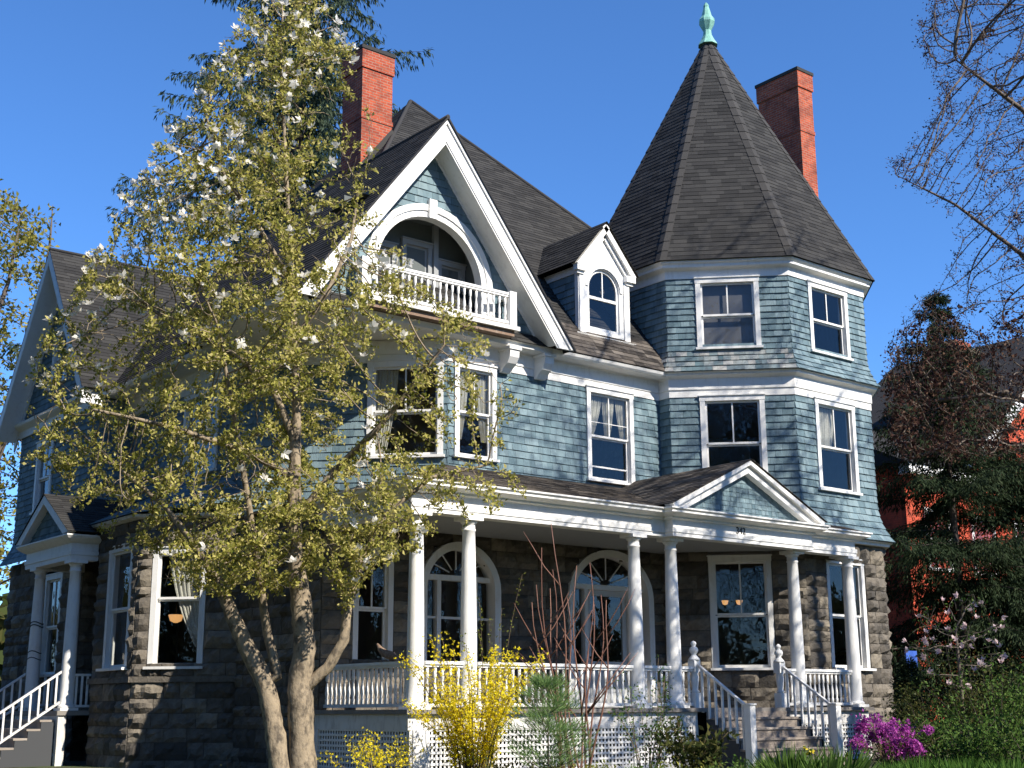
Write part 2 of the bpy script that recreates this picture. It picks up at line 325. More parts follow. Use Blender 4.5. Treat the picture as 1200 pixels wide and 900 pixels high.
# ---- windows
def ringp(mb, fr, A, B, n0, n1):
    for i in range(len(A) - 1): mb.prism(fr, [A[i], A[i + 1], B[i + 1], B[i]], n0, n1)
def window(fr, u0, u1, v0, v1, cas=.12, muntin=True, dn=0., mat='white', sill=True, mid=.5, low=False, label=None):
    m = MB(); m.rv = R_(0, .4)
    m.fbox(fr, u0, u0 + cas, v0 + .001, v1 - cas, dn - .16, dn + .05); m.fbox(fr, u1 - cas, u1, v0 + .001, v1 - cas, dn - .16, dn + .05)
    m.fbox(fr, u0 - .012, u1 + .012, v1 - cas + .001, v1, dn - .16, dn + .056); m.fbox(fr, u0 - .03, u1 + .03, v1 + .001, v1 + .03, dn - .02, dn + .085)
    wo = m.build('window', mat, H)
    if label: wo['label'] = label
    if sill:
        s = MB(); s.fbox(fr, u0 - .04, u1 + .04, v0 - .055, v0, dn - .16, dn + .10 if dn == 0 else .14); s.build('sill', mat, wo)
    a, b, c, d = u0 + cas + .001, u1 - cas - .001, v0 + .001, v1 - cas - .001; t = .048; vm = c + (d - c) * mid; s = MB(); s.rv = R_(0, .5)
    for (x0, x1, y0, y1, n0, n1) in ((a, a + t, vm, d, -.055, -.015), (b - t, b, vm, d, -.055, -.015), (a + t, b - t, d - t, d, -.055, -.015), (a + t, b - t, vm - .02, vm + .03, -.055, -.012),
                                     (a, a + t, c, vm - .021, -.10, -.06), (b - t, b, c, vm - .021, -.10, -.06), (a + t, b - t, c, c + t * 1.5, -.10, -.06), (a + t, b - t, vm - .06, vm - .021, -.10, -.06)):
        s.fbox(fr, x0, x1, y0, y1, dn + n0, dn + n1)
    if muntin: s.fbox(fr, (a + b) / 2 - .016, (a + b) / 2 + .016, vm + .031, d - t - .001, dn - .05, dn - .02)
    if low: s.fbox(fr, a + t, b - t, c + .30, c + .335, dn - .095, dn - .065); s.fbox(fr, a + t, b - t, vm + .33, vm + .345, dn - .05, dn - .03)
    s.build('sash', mat, wo)
    g = MB()
    for y0, y1, n in ((vm + .03, d - t, -.038), (c + t * 1.5, vm - .06, -.082)): g.face([fr.p(a + t, y0, dn + n), fr.p(b - t, y0, dn + n), fr.p(b - t, y1, dn + n), fr.p(a + t, y1, dn + n)])
    g.build('pane', 'glass', wo)
    return wo
def hole(u0, u1, v0, v1): return rect(u0 + .05, u1 - .05, v0 - .02, v1 - .02)
def shole(u0, u1, v0, v1): return rect(u0 - .012, u1 + .012, v0 - .05, v1 + .025)
def archpts(uc, hw, vs, rise, k=18): return [(uc + hw * math.cos(PI * i / k), vs + rise * math.sin(PI * i / k)) for i in range(k + 1)]

# ---- curtains hang inside and are things of their own
def curtain(fr, polys, n, label, mat='curtain'):
    m = MB()
    for P in polys:      # pleated sheet: P = (uTop0,uTop1,uBot0,uBot1,vTop,vBot)
        k = 22; r = []
        for j in range(9):
            t = j / 8; a = P[0] + (P[2] - P[0]) * t ** 1.6; b = P[1] + (P[3] - P[1]) * t ** 1.6; v = P[4] + (P[5] - P[4]) * t
            r.append([fr.p(a + (b - a) * i / k, v, n + .022 * math.sin(i * 2.1 + t) + .008 * math.sin(i * 5)) for i in range(k + 1)])
        for j in range(8):
            for i in range(k): m.rv = R_(0, 1); m.face([r[j][i], r[j][i + 1], r[j + 1][i + 1], r[j + 1][i]], True)
    return tag(m.build('curtain', mat, None, tuple(fr.p(polys[0][0], polys[0][4], n))), label, 'curtain')

# ---- openings
tw2 = (-.765, .765, 6.67, 8.86); tw3 = (-.765, .765, 10.07, 11.82); tw1 = (-.72, .72, 2.48, 5.02)
n2 = (20.2, 21.68, 6.70, 8.86); n2b = (16.42, 17.55, 6.82, 8.86); c2 = (CHL - 1.74, CHL - .1, 6.80, 8.86)
w2 = (-28.7, -26.95, 6.85, 8.8); wl1 = (14.02, 14.95, 2.45, 4.75)

# ---- stone ground floor
mb, mo = MB(), MB()
aw = (16.58, 1.03, 2.45, 4.0, .98); dr = (20.82, 1.30, 1.62, 4.02, 1.08)
stones(mb, mo, NW_, [rect(13.3, 22.75, .35, 5.4), shole(*wl1), arch(aw[0], aw[1] - .06, aw[2], aw[3], aw[4] - .06), arch(dr[0], dr[1] - .06, 1.0, dr[3], dr[4] - .06)], 3)
stones(mb, mo, WW_, [rect(-25.62, -22.3, .35, 5.62)], 4)
stones(mb, mo, WW_, [rect(-32.05, -30.88, .35, 5.5)], 5)
BW = Fr((11.7, 0, 0), (-1, 0, 0)); BN = Fr((11.7, 27.2, 0), (-S2, -S2, 0)); BS = Fr((13.3, 30.9, 0), (-S2, S2, 0)); BL = 1.6 * math.sqrt(2)
bw = (-28.75, -27.45, 2.5, 5.12); bn = (.33, 1.52, 2.5, 4.98)
stones(mb, mo, BW, [rect(-29.3, -27.2, .35, 5.62), shole(*bw)], 6); stones(mb, mo, BN, [rect(0, BL, .35, 5.62), shole(*bn)], 7)
stones(mb, mo, BS, [rect(0, BL, .35, 5.62)], 8)
ww1 = (-34.6, -33.4, 2.5, 5.0)
stones(mb, mo, WG_, [rect(-37.3, -32.05, .35, 5.5), shole(*ww1)], 9); stones(mb, mo, Fr((0, 32.05, 0), (0, -1, 0)), [rect(12.4, 13.3, .35, 5.5)], 10)
for f in (-2, -1, 0, 1):
    hw = 3.6 * T8; P = [rect(-hw - .02, hw + .02, .35, 5.42)]
    if f in (-1, 0): P.append(shole(*tw1))
    stones(mb, mo, tface(f, 3.6), P, 20 + f)
sw = mb.build('stone_wall', 'stone', H); mo.build('mortar', 'mortar', sw)
# battered foot of the turret
mb, mo = MB(), MB()
n = tn(0); hw = 3.7 * T8
stones(mb, mo, Fr((TO.x + n.x * 3.84, TO.y + n.y * 3.84, .35), n, Vector((0, 0, 1)) * .98 - n * .17), [[(-hw, 0), (hw + .12, 0), (hw - .02, 1.25), (-hw, 1.25)]], 31, (.3, .42))
sb = mb.build('stone_base', 'stone', H); mo.build('mortar', 'mortar', sb)

# ---- shingled upper walls
mb = MB()
shingles(mb, NW_, [rect(16.25, 22.6, 6.3, 8.9), hole(*n2), hole(*n2b)], seed=11)
shingles(mb, CH_, [rect(0, CHL + .02, 5.6, 8.9), hole(*c2)], seed=12)
shingles(mb, WW_, [rect(-32.1, -25.25, 5.5, 8.9), hole(*w2)], seed=13)
ww2 = (-35.9, -34.7, 6.8, 8.7); wg3 = (-35.25, -34.15, 10.2, 11.7)
shingles(mb, WG_, [rect(-37.3, -32.05, 6.1, 9.2), hole(*ww2)], seed=14)
shingles(mb, WG_, [[(-37.6, 9.45), (-31.8, 9.45), (-34.7, 13.4)], hole(*wg3)], seed=15)
for zb, zt, x0, x1 in ((5.45, 5.62, 12.05, 12.15), (5.62, 5.79, 12.15, 12.26), (5.79, 5.95, 12.26, 12.34), (5.95, 6.1, 12.34, 12.4)):   # bell-cast foot of the wing wall
    fr = Fr((x0, 0, zb), (-(zt - zb), 0, x1 - x0), (x1 - x0, 0, zt - zb)); L_ = math.hypot(x1 - x0, zt - zb)
    shingle_row(mb, fr, (-37.3, -32.0, -37.3, -32.05), 0, L_, (.12, .27), .016, random.Random(int(zb * 100)))
shingles(mb, Fr((0, 32.05, 0), (0, -1, 0)), [rect(12.4, 13.35, 5.5, 9.3)], seed=16)
shingles(mb, Fr((29.3, 0, 0), (1, 0, 0)), [rect(24, 36, .4, 9.3)], course=.3, wr=(.3, .6), seed=17); shingles(mb, Fr((0, 36, 0), (0, 1, 0)), [rect(-29.3, -12.4, .4, 9.3)], course=.3, wr=(.3, .6), seed=18)
mb.build('shingle_wall', 'shingle', H)
def octo(mb, f, z0, z1, apf, course, op=None, seed=1, wr=(.12, .27), th=.028, **k):
    rng = random.Random(seed * 17 + f); n = max(1, round((z1 - z0) / course)); c = (z1 - z0) / n; N_ = tn(f)
    for i in range(n):
        zb, zt = z0 + i * c, z0 + (i + 1) * c; ab, at = apf(zb), apf(zt); V = Vector((N_.x * (at - ab), N_.y * (at - ab), zt - zb)); L_ = V.length; V.normalize()
        U = Vector((-N_.y, N_.x, 0)); fr = Fr((TO.x + N_.x * ab, TO.y + N_.y * ab, zb), U.cross(V), V, U); hb, ht = ab * T8, at * T8; zm = (zb + zt) / 2
        if op and op[2] + .02 < zm < op[3] - .02: ss = [(-hb, op[0] + .05, -ht, op[0] + .05), (op[1] - .05, hb, op[1] - .05, ht)]
        else: ss = [(-hb, hb, -ht, ht)]
        for sp in ss: shingle_row(mb, fr, sp, 0, L_, wr, th, rng, **k)
fl2 = lambda z: TAP + .34 * max(0, 1 - (z - 5.5) / 1.05) ** 2.2
fl3 = lambda z: TAP + .26 * max(0, 1 - (z - 9.43) / .75) ** 2.0
mb = MB(); mo = MB()
for f in (-2, -1, 0, 1):
    octo(mb, f, 5.5, 8.87, fl2, .165, tw2 if f in (-1, 0) else None, 2); octo(mb, f, 10.0, 11.86, fl3, .16, tw3 if f in (-1, 0) else None, 3)
    octo(mo if f < 0 else mb, f, 9.43, 10.0, fl3, .143, None, 4)
tw = mb.build('turret_wall', 'shingle', H); mo.build('weathered_course', 'shingle_old', tw)
# corner closers behind the shingles and the turret's hidden back
mb = MB()
for z0, z1 in ((.4, 5.499), (5.5, 12.2)):
    for k in range(2, 6): a, b = tcorner(TAP, k), tcorner(TAP, k + 1); mb.face([(a[0], a[1], z0), (b[0], b[1], z0), (b[0], b[1], z1), (a[0], a[1], z1)])
mb.build('turret_back_wall', 'shingle', H)

# ---- mouldings
def tpath(ap, k0=-2, k1=2): return [tcorner(ap, k) for k in range(k0, k1 + 1)]
mb = MB(); mb.rv = .2
mb.sweep(tpath(TAP), [(-.04, 11.83), (.035, 11.83), (.035, 12.03), (.06, 12.05), (.19, 12.08), (.19, 12.14), (.25, 12.19), (.25, 12.235), (-.04, 12.235)])
mb.sweep(tpath(TAP), [(-.04, 8.85), (.03, 8.85), (.03, 9.01), (.055, 9.03), (.055, 9.29), (.1, 9.32), (.19, 9.36), (.19, 9.40), (.23, 9.425), (-.04, 9.425)])
mb.sweep(tpath(TAP), [(-.02, 5.40), (.22, 5.40), (.22, 5.46), (.30, 5.48), (.30, 5.497), (-.02, 5.497)])
mb.build('turret_cornice', 'white', H)
mb = MB(); mb.rv = .2
pth = [(13.3, 32.04), (13.3, 25.27), (16.27, 22.3), (22.58, 22.3)]
mb.sweep(pth, [(-.04, 8.84), (.03, 8.84), (.03, 9.0), (.055, 9.02), (.055, 9.28), (.09, 9.31), (-.04, 9.31)]); mb.build('frieze', 'white', H)
mb = MB(); mb.rv = .3
mb.sweep([(18.85, 22.3), (22.6, 22.3)], [(-.04, 9.312), (.1, 9.312), (.40, 9.33), (.44, 9.37), (.47, 9.43), (.44, 9.44), (-.04, 9.44)]); mb.build('eave_cornice', 'white', H); mb = MB(); mb.rv = .4
mb.sweep([(13.3, 32.04), (13.3, 22.2)], [(-.04, 9.312), (.1, 9.312), (.66, 9.33), (.70, 9.37), (.73, 9.43), (.70, 9.44), (-.04, 9.44)]); mb.build('eave_cornice', 'white', H); mb = MB(); mb.rv = .4
mb.sweep([(12.4, 37.4), (12.4, 32.0)], [(-.04, 9.05), (.05, 9.05), (.05, 9.25), (.16, 9.33), (.20, 9.37), (.22, 9.44), (-.04, 9.44)])
mb.build('eave_cornice', 'white', H)

# ---- front gable
gs = 4.55 / 3.5
gz = lambda x, top=13.9: top - gs * abs(x - GX)
ar = (GX, 1.40, 9.75, 10.48)
mb = MB(); mo = MB()
apron = 9.42
shingles(mb, GF_, [[(GX - 3.25, 9.75), (GX + 3.25, 9.75), (GX, 9.75 + gs * 3.25)], arch(ar[0], 1.5, 9.6, ar[3], 1.5, 20)], seed=21, course=.17)
for zb, zt, n0, n1 in ((9.45, 9.6, .12, .04), (9.6, 9.75, .04, .0)):
    fr = Fr((0, GY - n0, zb), (0, -(zt - zb), n0 - n1), (0, n0 - n1, zt - zb)); shingle_row(mo, fr, (GX - 3.35, GX + 3.35, GX - 3.3, GX + 3.3), 0, math.hypot(n0 - n1, zt - zb), (.12, .27), .016, random.Random(5))
gw = mb.build('gable_wall', 'shingle', H); mo.build('weathered_course', 'shingle_old', gw)
mb = MB(); mb.rv = .2
K = 24; A = archpts(GX, 1.64, ar[3], 1.64, K); B = archpts(GX, 1.36, ar[3], 1.36, K); C_ = archpts(GX, 1.50, ar[3], 1.50, K)
ringp(mb, GF_, A, C_, -.02, .06); ringp(mb, GF_, C_, B, -.2, .03)
for sx in (-1, 1):
    mb.fbox(GF_, GX - 1.64 if sx < 0 else GX + 1.50, GX - 1.50 if sx < 0 else GX + 1.64, 9.7, ar[3], -.02, .06); mb.fbox(GF_, GX - 1.50 if sx < 0 else GX + 1.36, GX - 1.36 if sx < 0 else GX + 1.50, 9.7, ar[3], -.2, .03)
mb.fbox(GF_, GX - .10, GX + .10, ar[3] + 1.33, ar[3] + 1.76, -.02, .10); mb.build('arch_surround', 'white', H)
# rake boards, soffit
RF = Fr((0, 21.55, 0), (0, -1, 0))
mb = MB(); mb.rv = .15
def rk(o0, o1, zc, n0, n1, F_, sx):     # raking board between two offsets, cut level at zc
    t0, t1 = 13.93 - o0, 13.93 - o1; p = [(GX, t0), (GX + sx * (t0 - zc) / gs, zc), (GX + sx * (t1 - zc) / gs, zc), (GX, t1)]; mb.prism(F_, p if sx < 0 else p[::-1], n0, n1)
for sx in (-1, 1):
    rk(0, .10, 9.36, 0, .09, RF, sx); rk(.101, .50, 9.36, 0, .05, RF, sx); rk(.501, .56, 9.36, 0, .03, RF, sx)
    rk(.40, .50, 9.45, -.50, -.001, RF, sx); rk(.501, .58, 9.46, .001, .03, GF_, sx)
mb.build('rake_board', 'white', H)
mb = MB(); mb.rv = .3     # the flat soffit and cornice under the overhanging gable
mb.sweep([(GX - 3.5, 26), (GX - 3.42, GY - .01), (GX + 3.42, GY - .01), (GX + 3.42, 22.28)], [(-.3, 9.312), (.02, 9.312), (.12, 9.34), (.14, 9.42), (.17, 9.445), (-.3, 9.445)])
mb.prism(Fr((0, 0, 9.33), (0, 0, 1), (0, 1, 0)), [(GX - 3.4, GY), (GX + 3.4, GY), (GX + 3.4, 22.32), (16.3, 22.32), (13.3, 25.3), (GX - 3.4, 25.3)], 0, .03)
mb.build('soffit', 'white', H)
def bracket(x):
    m = MB(); m.rv = .3; fr = Fr((x, 22.3, 0), (1, 0, 0)); pr_ = [(-.03, 9.31), (-.40, 9.31), (-.44, 9.22), (-.42, 9.08), (-.33, 8.95), (-.2, 8.87), (-.13, 8.78), (-.03, 8.78)]
    fr2 = Fr((x, 22.3, 0), (-1, 0, 0)); m.prism(fr2, [(-a, b) for a, b in pr_][::-1], -.13, .13); m.fbox(NW_, x - .17, x + .17, 9.24, 9.305, .03, .47); return m.build('bracket', 'white', H)
for x in (18.75, 17.75): bracket(x)
m = MB(); m.fbox(CH_, .45, .75, 8.8, 9.3, .03, .5); m.build('bracket', 'white', H)
# loggia behind the arch
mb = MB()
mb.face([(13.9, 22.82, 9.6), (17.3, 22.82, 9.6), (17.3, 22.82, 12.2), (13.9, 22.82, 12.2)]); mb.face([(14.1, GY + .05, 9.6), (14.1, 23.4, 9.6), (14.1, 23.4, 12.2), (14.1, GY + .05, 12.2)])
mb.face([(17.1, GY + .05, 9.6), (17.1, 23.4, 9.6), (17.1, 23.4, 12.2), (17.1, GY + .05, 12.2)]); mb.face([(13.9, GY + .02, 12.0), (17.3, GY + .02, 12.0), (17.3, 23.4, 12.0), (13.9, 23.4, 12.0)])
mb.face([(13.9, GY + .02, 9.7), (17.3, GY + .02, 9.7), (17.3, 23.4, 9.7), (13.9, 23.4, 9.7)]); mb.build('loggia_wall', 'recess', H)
LG = Fr((0, 22.80, 0), (0, -1, 0))
window(LG, 14.3, 15.2, 9.85, 11.35, .1, mat='shade_grey', sill=False); window(LG, 15.36, 16.14, 9.75, 11.55, .1, muntin=False, mat='shade_grey', sill=False); window(LG, 16.3, 17.05, 9.85, 11.25, .1, mat='shade_grey', sill=False)  # white frames coloured grey for the shade inside the recess
mb = MB(); mb.fbox(LG, 16.16, 16.28, 9.75, 12.0, 0, .1); mb.build('loggia_post', 'shade_grey', H)

# ---- railings
TB = [(.030, 0), (.030, .09), (.019, .11), (.034, .19), (.031, .26), (.018, .37), (.019, .42), (.030, .44), (.030, .62)]
def turned(h, sc=1.): m = MB(); m.rv = .2; m.lathe((0, 0, 0), [(r * sc, z * h / .62) for r, z in TB], 8, PI / 8); return m
proto = {}
def baluster(key, m, name, loc, parent, mat='white'):
    if key not in proto:
        ve = m(); o = ve.build(name, mat, None, (0, 0, 0)); proto[key] = o.data; bpy.data.objects.remove(o)
    o = bpy.data.objects.new(name, proto[key]); COL.objects.link(o); o.parent = parent; o.location = Vector(loc) - Vector(BASE[parent]); return o
def railing(p, q, z, h, name, bname, pitch=.155, mat='white', hb=.62, wid=.075):
    P, Q = Vector(p), Vector(q); d = (Q - P); L_ = d.length; d.normalize(); fr = Fr((P.x, P.y, z), (d.y, -d.x, 0)); m = MB(); m.rv = R_(0, .4)
    m.fbox(fr, 0, L_, h - .055, h, -wid, wid); m.fbox(fr, 0, L_, h - .10, h - .056, -.045, .045); b0 = h - .10 - hb
    o = m.build(name, mat, H); m = MB(); m.fbox(fr, 0, L_, b0 - .06, b0, -.05, .05); m.build('bottom_rail', mat, o); k = max(1, round(L_ / pitch))
    for i in range(k): c = fr.p(L_ * (i + .5) / k, b0, 0); baluster(bname + str(hb), lambda: turned(hb), bname, c, o, mat)
    return o
PZ = 1.6
for a, b in ((13.62, 14.45), (14.77, 18.59), (18.91, 19.64), (19.96, 20.28), (23.14, 23.5), (23.82, 25.47)): railing((a, 19.35), (b, 19.35), PZ, .82, 'porch_railing', 'baluster')
railing((13.42, 22.28), (13.42, 19.52), PZ, .82, 'porch_railing', 'baluster')
railing((GX - 1.82, GY - .36), (GX + 1.82, GY - .36), 9.68, .74, 'balcony_railing', 'balcony_baluster', .155, 'white', .54, .06)
for sx in (-1, 1):
    m = MB(); m.rv = .2; x = GX + sx * 1.90; m.box(x - .09, x + .09, GY - .46, GY - .24, 9.66, 10.45); m.box(x - .075, x + .075, GY - .239, GY - .02, 10.33, 10.42); m.box(x - .04, x + .04, GY - .239, GY - .02, 9.7, 9.8); m.build('balcony_post', 'white', H)
m = MB(); m.rv = .8; m.box(GX - 2.05, GX + 2.05, GY - .5, GY + .02, 9.57, 9.66); m.build('balcony_floor', 'white_worn', H)
m = MB(); m.rv = .4; m.box(GX - 1.95, GX + 1.95, GY - .42, GY - .0, 9.447, 9.57); m.build('balcony_beam', 'drift', H)

# ---- roofs
AP = (19.5, 28.6, 18.2); e = 9.44
mb = MB()
roofplane(mb, [(12.6, 21.83, e), (29.3, 21.83, e), AP], 41)
roofplane(mb, [(12.6, 36, e), (12.6, 21.83, e), AP], 42); roofplane(mb, [(29.3, 21.83, e), (29.3, 36, e), AP], 43); roofplane(mb, [(29.3, 36, e), (12.6, 36, e), AP], 44)
gt = 13.98
roofplane(mb, [(GX - 3.55, 26.5, gt - gs * 3.55), (GX - 3.55, 21.43, gt - gs * 3.55), (GX, 21.43, gt), (GX, 26.5, gt)], 45)
roofplane(mb, [(GX + 3.55, 21.43, gt - gs * 3.55), (GX + 3.55, 26.5, gt - gs * 3.55), (GX, 26.5, gt), (GX, 21.43, gt)], 46)
mb.face([(GX - 3.5, 26.5, 9.4), (GX + 3.5, 26.5, 9.4), (GX, 26.5, 13.97)])
ws = (13.85 - 9.42) / 3.1
roofplane(mb, [(11.85, 31.6, 9.42), (18, 31.6, 9.42), (18, 34.7, 13.85), (11.85, 34.7, 13.85)], 47); roofplane(mb, [(18, 37.8, 9.42), (11.85, 37.8, 9.42), (11.85, 34.7, 13.85), (18, 34.7, 13.85)], 48)
roof = mb.build('roof', 'roof', H)
def cap(a, b, r=.07): mb = MB(); mb.rv = R_(0, 1); mb.tube([a, ((a[0] + b[0]) / 2, (a[1] + b[1]) / 2, (a[2] + b[2]) / 2), b], r, 6); mb.build('ridge_cap', 'roof_hip', roof)
for c in ((12.6, 21.83, e), (29.3, 21.83, e)): cap(c, AP, .06)
cap((GX, 21.43, gt), (GX, 26.5, gt), .05); cap((11.85, 34.7, 13.86), (17.5, 34.7, 13.86), .05)
mb = MB()
fr = Fr((0, 21.82, e + .012), (0, -1.3, 1), (0, 1, 1.3)); shingles(mb, fr, [[(18.95, 0), (22.75, 0), (22.75, 1.15), (19.4, 1.15)]], .15, (.25, .5), .014, 49); mb.build('worn_course', 'roof_old', roof)
# gable and wing verge edges
mb = MB(); mb.rv = .2
for sx in (-1, 1):
    p = [(GX, gt + .01), (GX + sx * 3.55, gt - gs * 3.55 + .01), (GX + sx * 3.55, gt - gs * 3.55 - .05), (GX, gt - .05)]; mb.prism(Fr((0, 21.48, 0), (0, -1, 0)), p if sx < 0 else p[::-1], 0, .055)
mb.build('roof_edge', 'black', roof)
mb = MB(); mb.rv = .2; WF = Fr((11.9, 0, 0), (-1, 0, 0))
for sx in (-1, 1):
    a, b = (-34.7, 13.80), (-34.7 + sx * 3.1, 13.80 - ws * 3.1)
    for o0, o1, n0, n1, F_ in ((0, .36, 0, .05, WF), (.28, .36, -.5, -.001, WF), (.36, .62, .001, .05, WG_)):
        poly = [(a[0], a[1] - o0), (b[0], b[1] - o0), (b[0], b[1] - o1), (a[0], a[1] - o1)]; mb.prism(F_, poly if sx < 0 else poly[::-1], n0, n1)
mb.build('wing_rake_board', 'white', H)

# ---- dormer
DX, DY = 20.97, 22.42; DF = Fr((0, DY, 0), (0, -1, 0)); dz = 11.86; dt = 13.02; dh = 1.02; dsl = (dt - dz) / dh
mb = MB(); mb.rv = .1
hw = .80
A = archpts(DX, .50, 11.38, .50, 16)
for sx in (-1, 1): mb.fbox(DF, DX - hw if sx < 0 else DX + .50, DX - .50 if sx < 0 else DX + hw, 10.16, 11.38, -.16, 0)
mb.fbox(DF, DX - .501, DX + .501, 10.16, 10.32, -.16, .002)
for i in range(16):
    a, b = A[i], A[i + 1]; mb.prism(DF, [a, (a[0], dz + .02), (b[0], dz + .02), b][::-1], -.16, 0)
for sx in (-1, 1): mb.fbox(DF, DX - hw if sx < 0 else DX + .5, DX - .5 if sx < 0 else DX + hw, 11.381, dz + .02, -.16, 0)
dm = mb.build('dormer', 'white', H)
mb = MB(); mb.rv = .1
mb.prism(DF, [(DX - .92, dz + .021), (DX + .92, dz + .021), (DX, dt - .06)], -.12, -.001)
for sx in (-1, 1):
    mb.board(DF, (DX + sx * .98, dz - .0) if sx > 0 else (DX, dt), (DX, dt) if sx > 0 else (DX - .98, dz), .02, .15, 0, .14); mb.board(DF, (DX + sx * .86, dz + .0) if sx > 0 else (DX, dt - .14), (DX, dt - .14) if sx > 0 else (DX - .86, dz), .07, .15, 0, .06)
    mb.fbox(DF, DX + sx * hw - .15, DX + sx * hw + .15, dz - .17, dz - .02, -.02, .13); mb.fbox(DF, DX + sx * hw - .11, DX + sx * hw + .11, dz - .24, dz - .171, -.02, .07)
    mb.fbox(DF, DX + sx * (hw - .08) - .09, DX + sx * (hw - .08) + .09, 10.17, dz - .241, .001, .035)
Bq = archpts(DX, .60, 11.38, .60, 16); ringp(mb, DF, Bq, archpts(DX, .52, 11.38, .52, 16), .001, .03); mb.fbox(DF, DX - .95, DX + .95, 10.09, 10.16, -.1, .08)
mb.build('dormer_trim', 'white', dm)
mb = MB()
fr = Fr((DX - hw, 0, 0), (-1, 0, 0)); shingles(mb, fr, [[(-DY - .1, 10.15), (-DY - .1, dz - .2), (-24.2, dz - .2)]], seed=50); mb.build('dormer_wall', 'shingle', dm); mb = MB()
fr = Fr((DX + hw, 0, 0), (1, 0, 0)); shingles(mb, fr, [[(DY + .1, 10.15), (24.2, dz - .2), (DY + .1, dz - .2)]], seed=51); mb.build('dormer_wall', 'shingle', dm)
mb = MB(); mb.rv = .3; mb.fbox(Fr((DX - hw, 0, 0), (-1, 0, 0)), -24.3, -DY - .001, dz - .2, dz - .02, -.02, .03); mb.fbox(Fr((DX - hw, 0, 0), (-1, 0, 0)), -DY - .12, -DY, 10.16, dz - .2, .001, .03); mb.build('dormer_frieze', 'white', dm)
mb = MB()
roofplane(mb, [(DX - dh, 24.8, dz), (DX - dh, DY - .17, dz), (DX, DY - .17, dt + .06), (DX, 24.8, dt + .06)], 52); roofplane(mb, [(DX + dh, DY - .17, dz), (DX + dh, 24.8, dz), (DX, 24.8, dt + .06), (DX, DY - .17, dt + .06)], 53)
mb.build('dormer_roof', 'roof', dm)
s = MB(); s.rv = .1; Bo = archpts(DX, .499, 11.38, .499, 16); Bi = archpts(DX, .44, 11.38, .44, 16); ringp(s, DF, Bo, Bi, -.10, -.05)
for sx in (-1, 1): s.fbox(DF, DX - .499 if sx < 0 else DX + .44, DX - .44 if sx < 0 else DX + .499, 10.321, 11.38, -.10, -.05)
s.fbox(DF, DX - .44, DX + .44, 11.10, 11.17, -.10, -.04); s.fbox(DF, DX - .44, DX + .44, 10.321, 10.41, -.10, -.05); s.fbox(DF, DX - .016, DX + .016, 11.171, 11.81, -.09, -.055); s.build('dormer_sash', 'white', dm)
g = MB(); g.face([DF.p(*p, -.075) for p in [(DX - .44, 10.41), (DX + .44, 10.41)] + Bi]); g.build('dormer_pane', 'glass', dm)

# ---- turret roof
ez, az = 12.235, 20.02; apr = lambda z: .10 + (3.86 - .10) * (az - z) / (az - ez)
mb = MB()
for f in range(-4, 4):
    if -3 <= f <= 2: octo(mb, f, ez, az, apr, .128, None, 60, (.22, .5), .012, gap=.003, jit=.003)
    else: a, b = tcorner(apr(ez), f), tcorner(apr(ez), f + 1); mb.face([(a[0], a[1], ez), (b[0], b[1], ez), (TO.x, TO.y, az)])
tr = mb.build('turret_roof', 'roof', H)
mb = MB()
for k in range(-2, 4):
    for j in range(26):
        z0 = ez + (az - ez) * j / 26; z1 = ez + (az - ez) * (j + 1) / 26 + .02; mb.rv = R_(0, 1)
        c0, c1 = Vector(tcorner(apr(z0) + .03, k)), Vector(tcorner(apr(z1) + .012, k)); w_ = min(.16, apr(z0) * .3)
        for sgn in (-1, 1):
            t = tn(k - 1 if sgn < 0 else k); u = Vector((-t.y, t.x)) * sgn; mb.face([(c0.x, c0.y, z0), (c0.x + u.x * w_, c0.y + u.y * w_, z0), (c1.x + u.x * w_, c1.y + u.y * w_, z1), (c1.x, c1.y, z1)])
mb.build('hip_cap', 'roof_hip', tr)
m = MB(); m.lathe((TO.x, TO.y, 19.93), [(.29, 0), (.27, .04), (.20, .16), (.13, .32), (.115, .47), (.18, .6), (.235, .72), (.23, .80), (.15, .92), (.12, 1.06), (.08, 1.2), (.085, 1.25), (.05, 1.32), (.01, 1.37)], 8, PI / 8, False); m.build('finial', 'copper', H)

# ---- chimneys
def chimney(x0, x1, y0, y1, z0, z1):
    m = MB(); m.box(x0, x1, y0, y1, z0, z1 - .62); m.box(x0 - .035, x1 + .035, y0 - .035, y1 + .035, z1 - .62, z1 - .10); m.box(x0 - .02, x1 + .02, y0 - .02, y1 + .02, z1 - 2.05, z1 - 1.93)
    c = m.build('chimney', 'brick', roof); m = MB(); m.rv = .1; m.box(x0 - .06, x1 + .06, y0 - .06, y1 + .06, z1 - .10, z1); m.build('chimney_cap', 'roof_hip', H)
chimney(16.9, 17.83, 27.0, 27.95, 13.5, 18.42); chimney(29.85, 30.5, 23.2, 24.75, .4, 20.35)
m = MB(); m.rv = .9; m.board(Fr((0, 26.985, 0), (0, -1, 0)), (16.88, 15.0), (17.86, 16.25), -.22, .06, 0, .012); m.build('flashing', 'roof_hip', H)

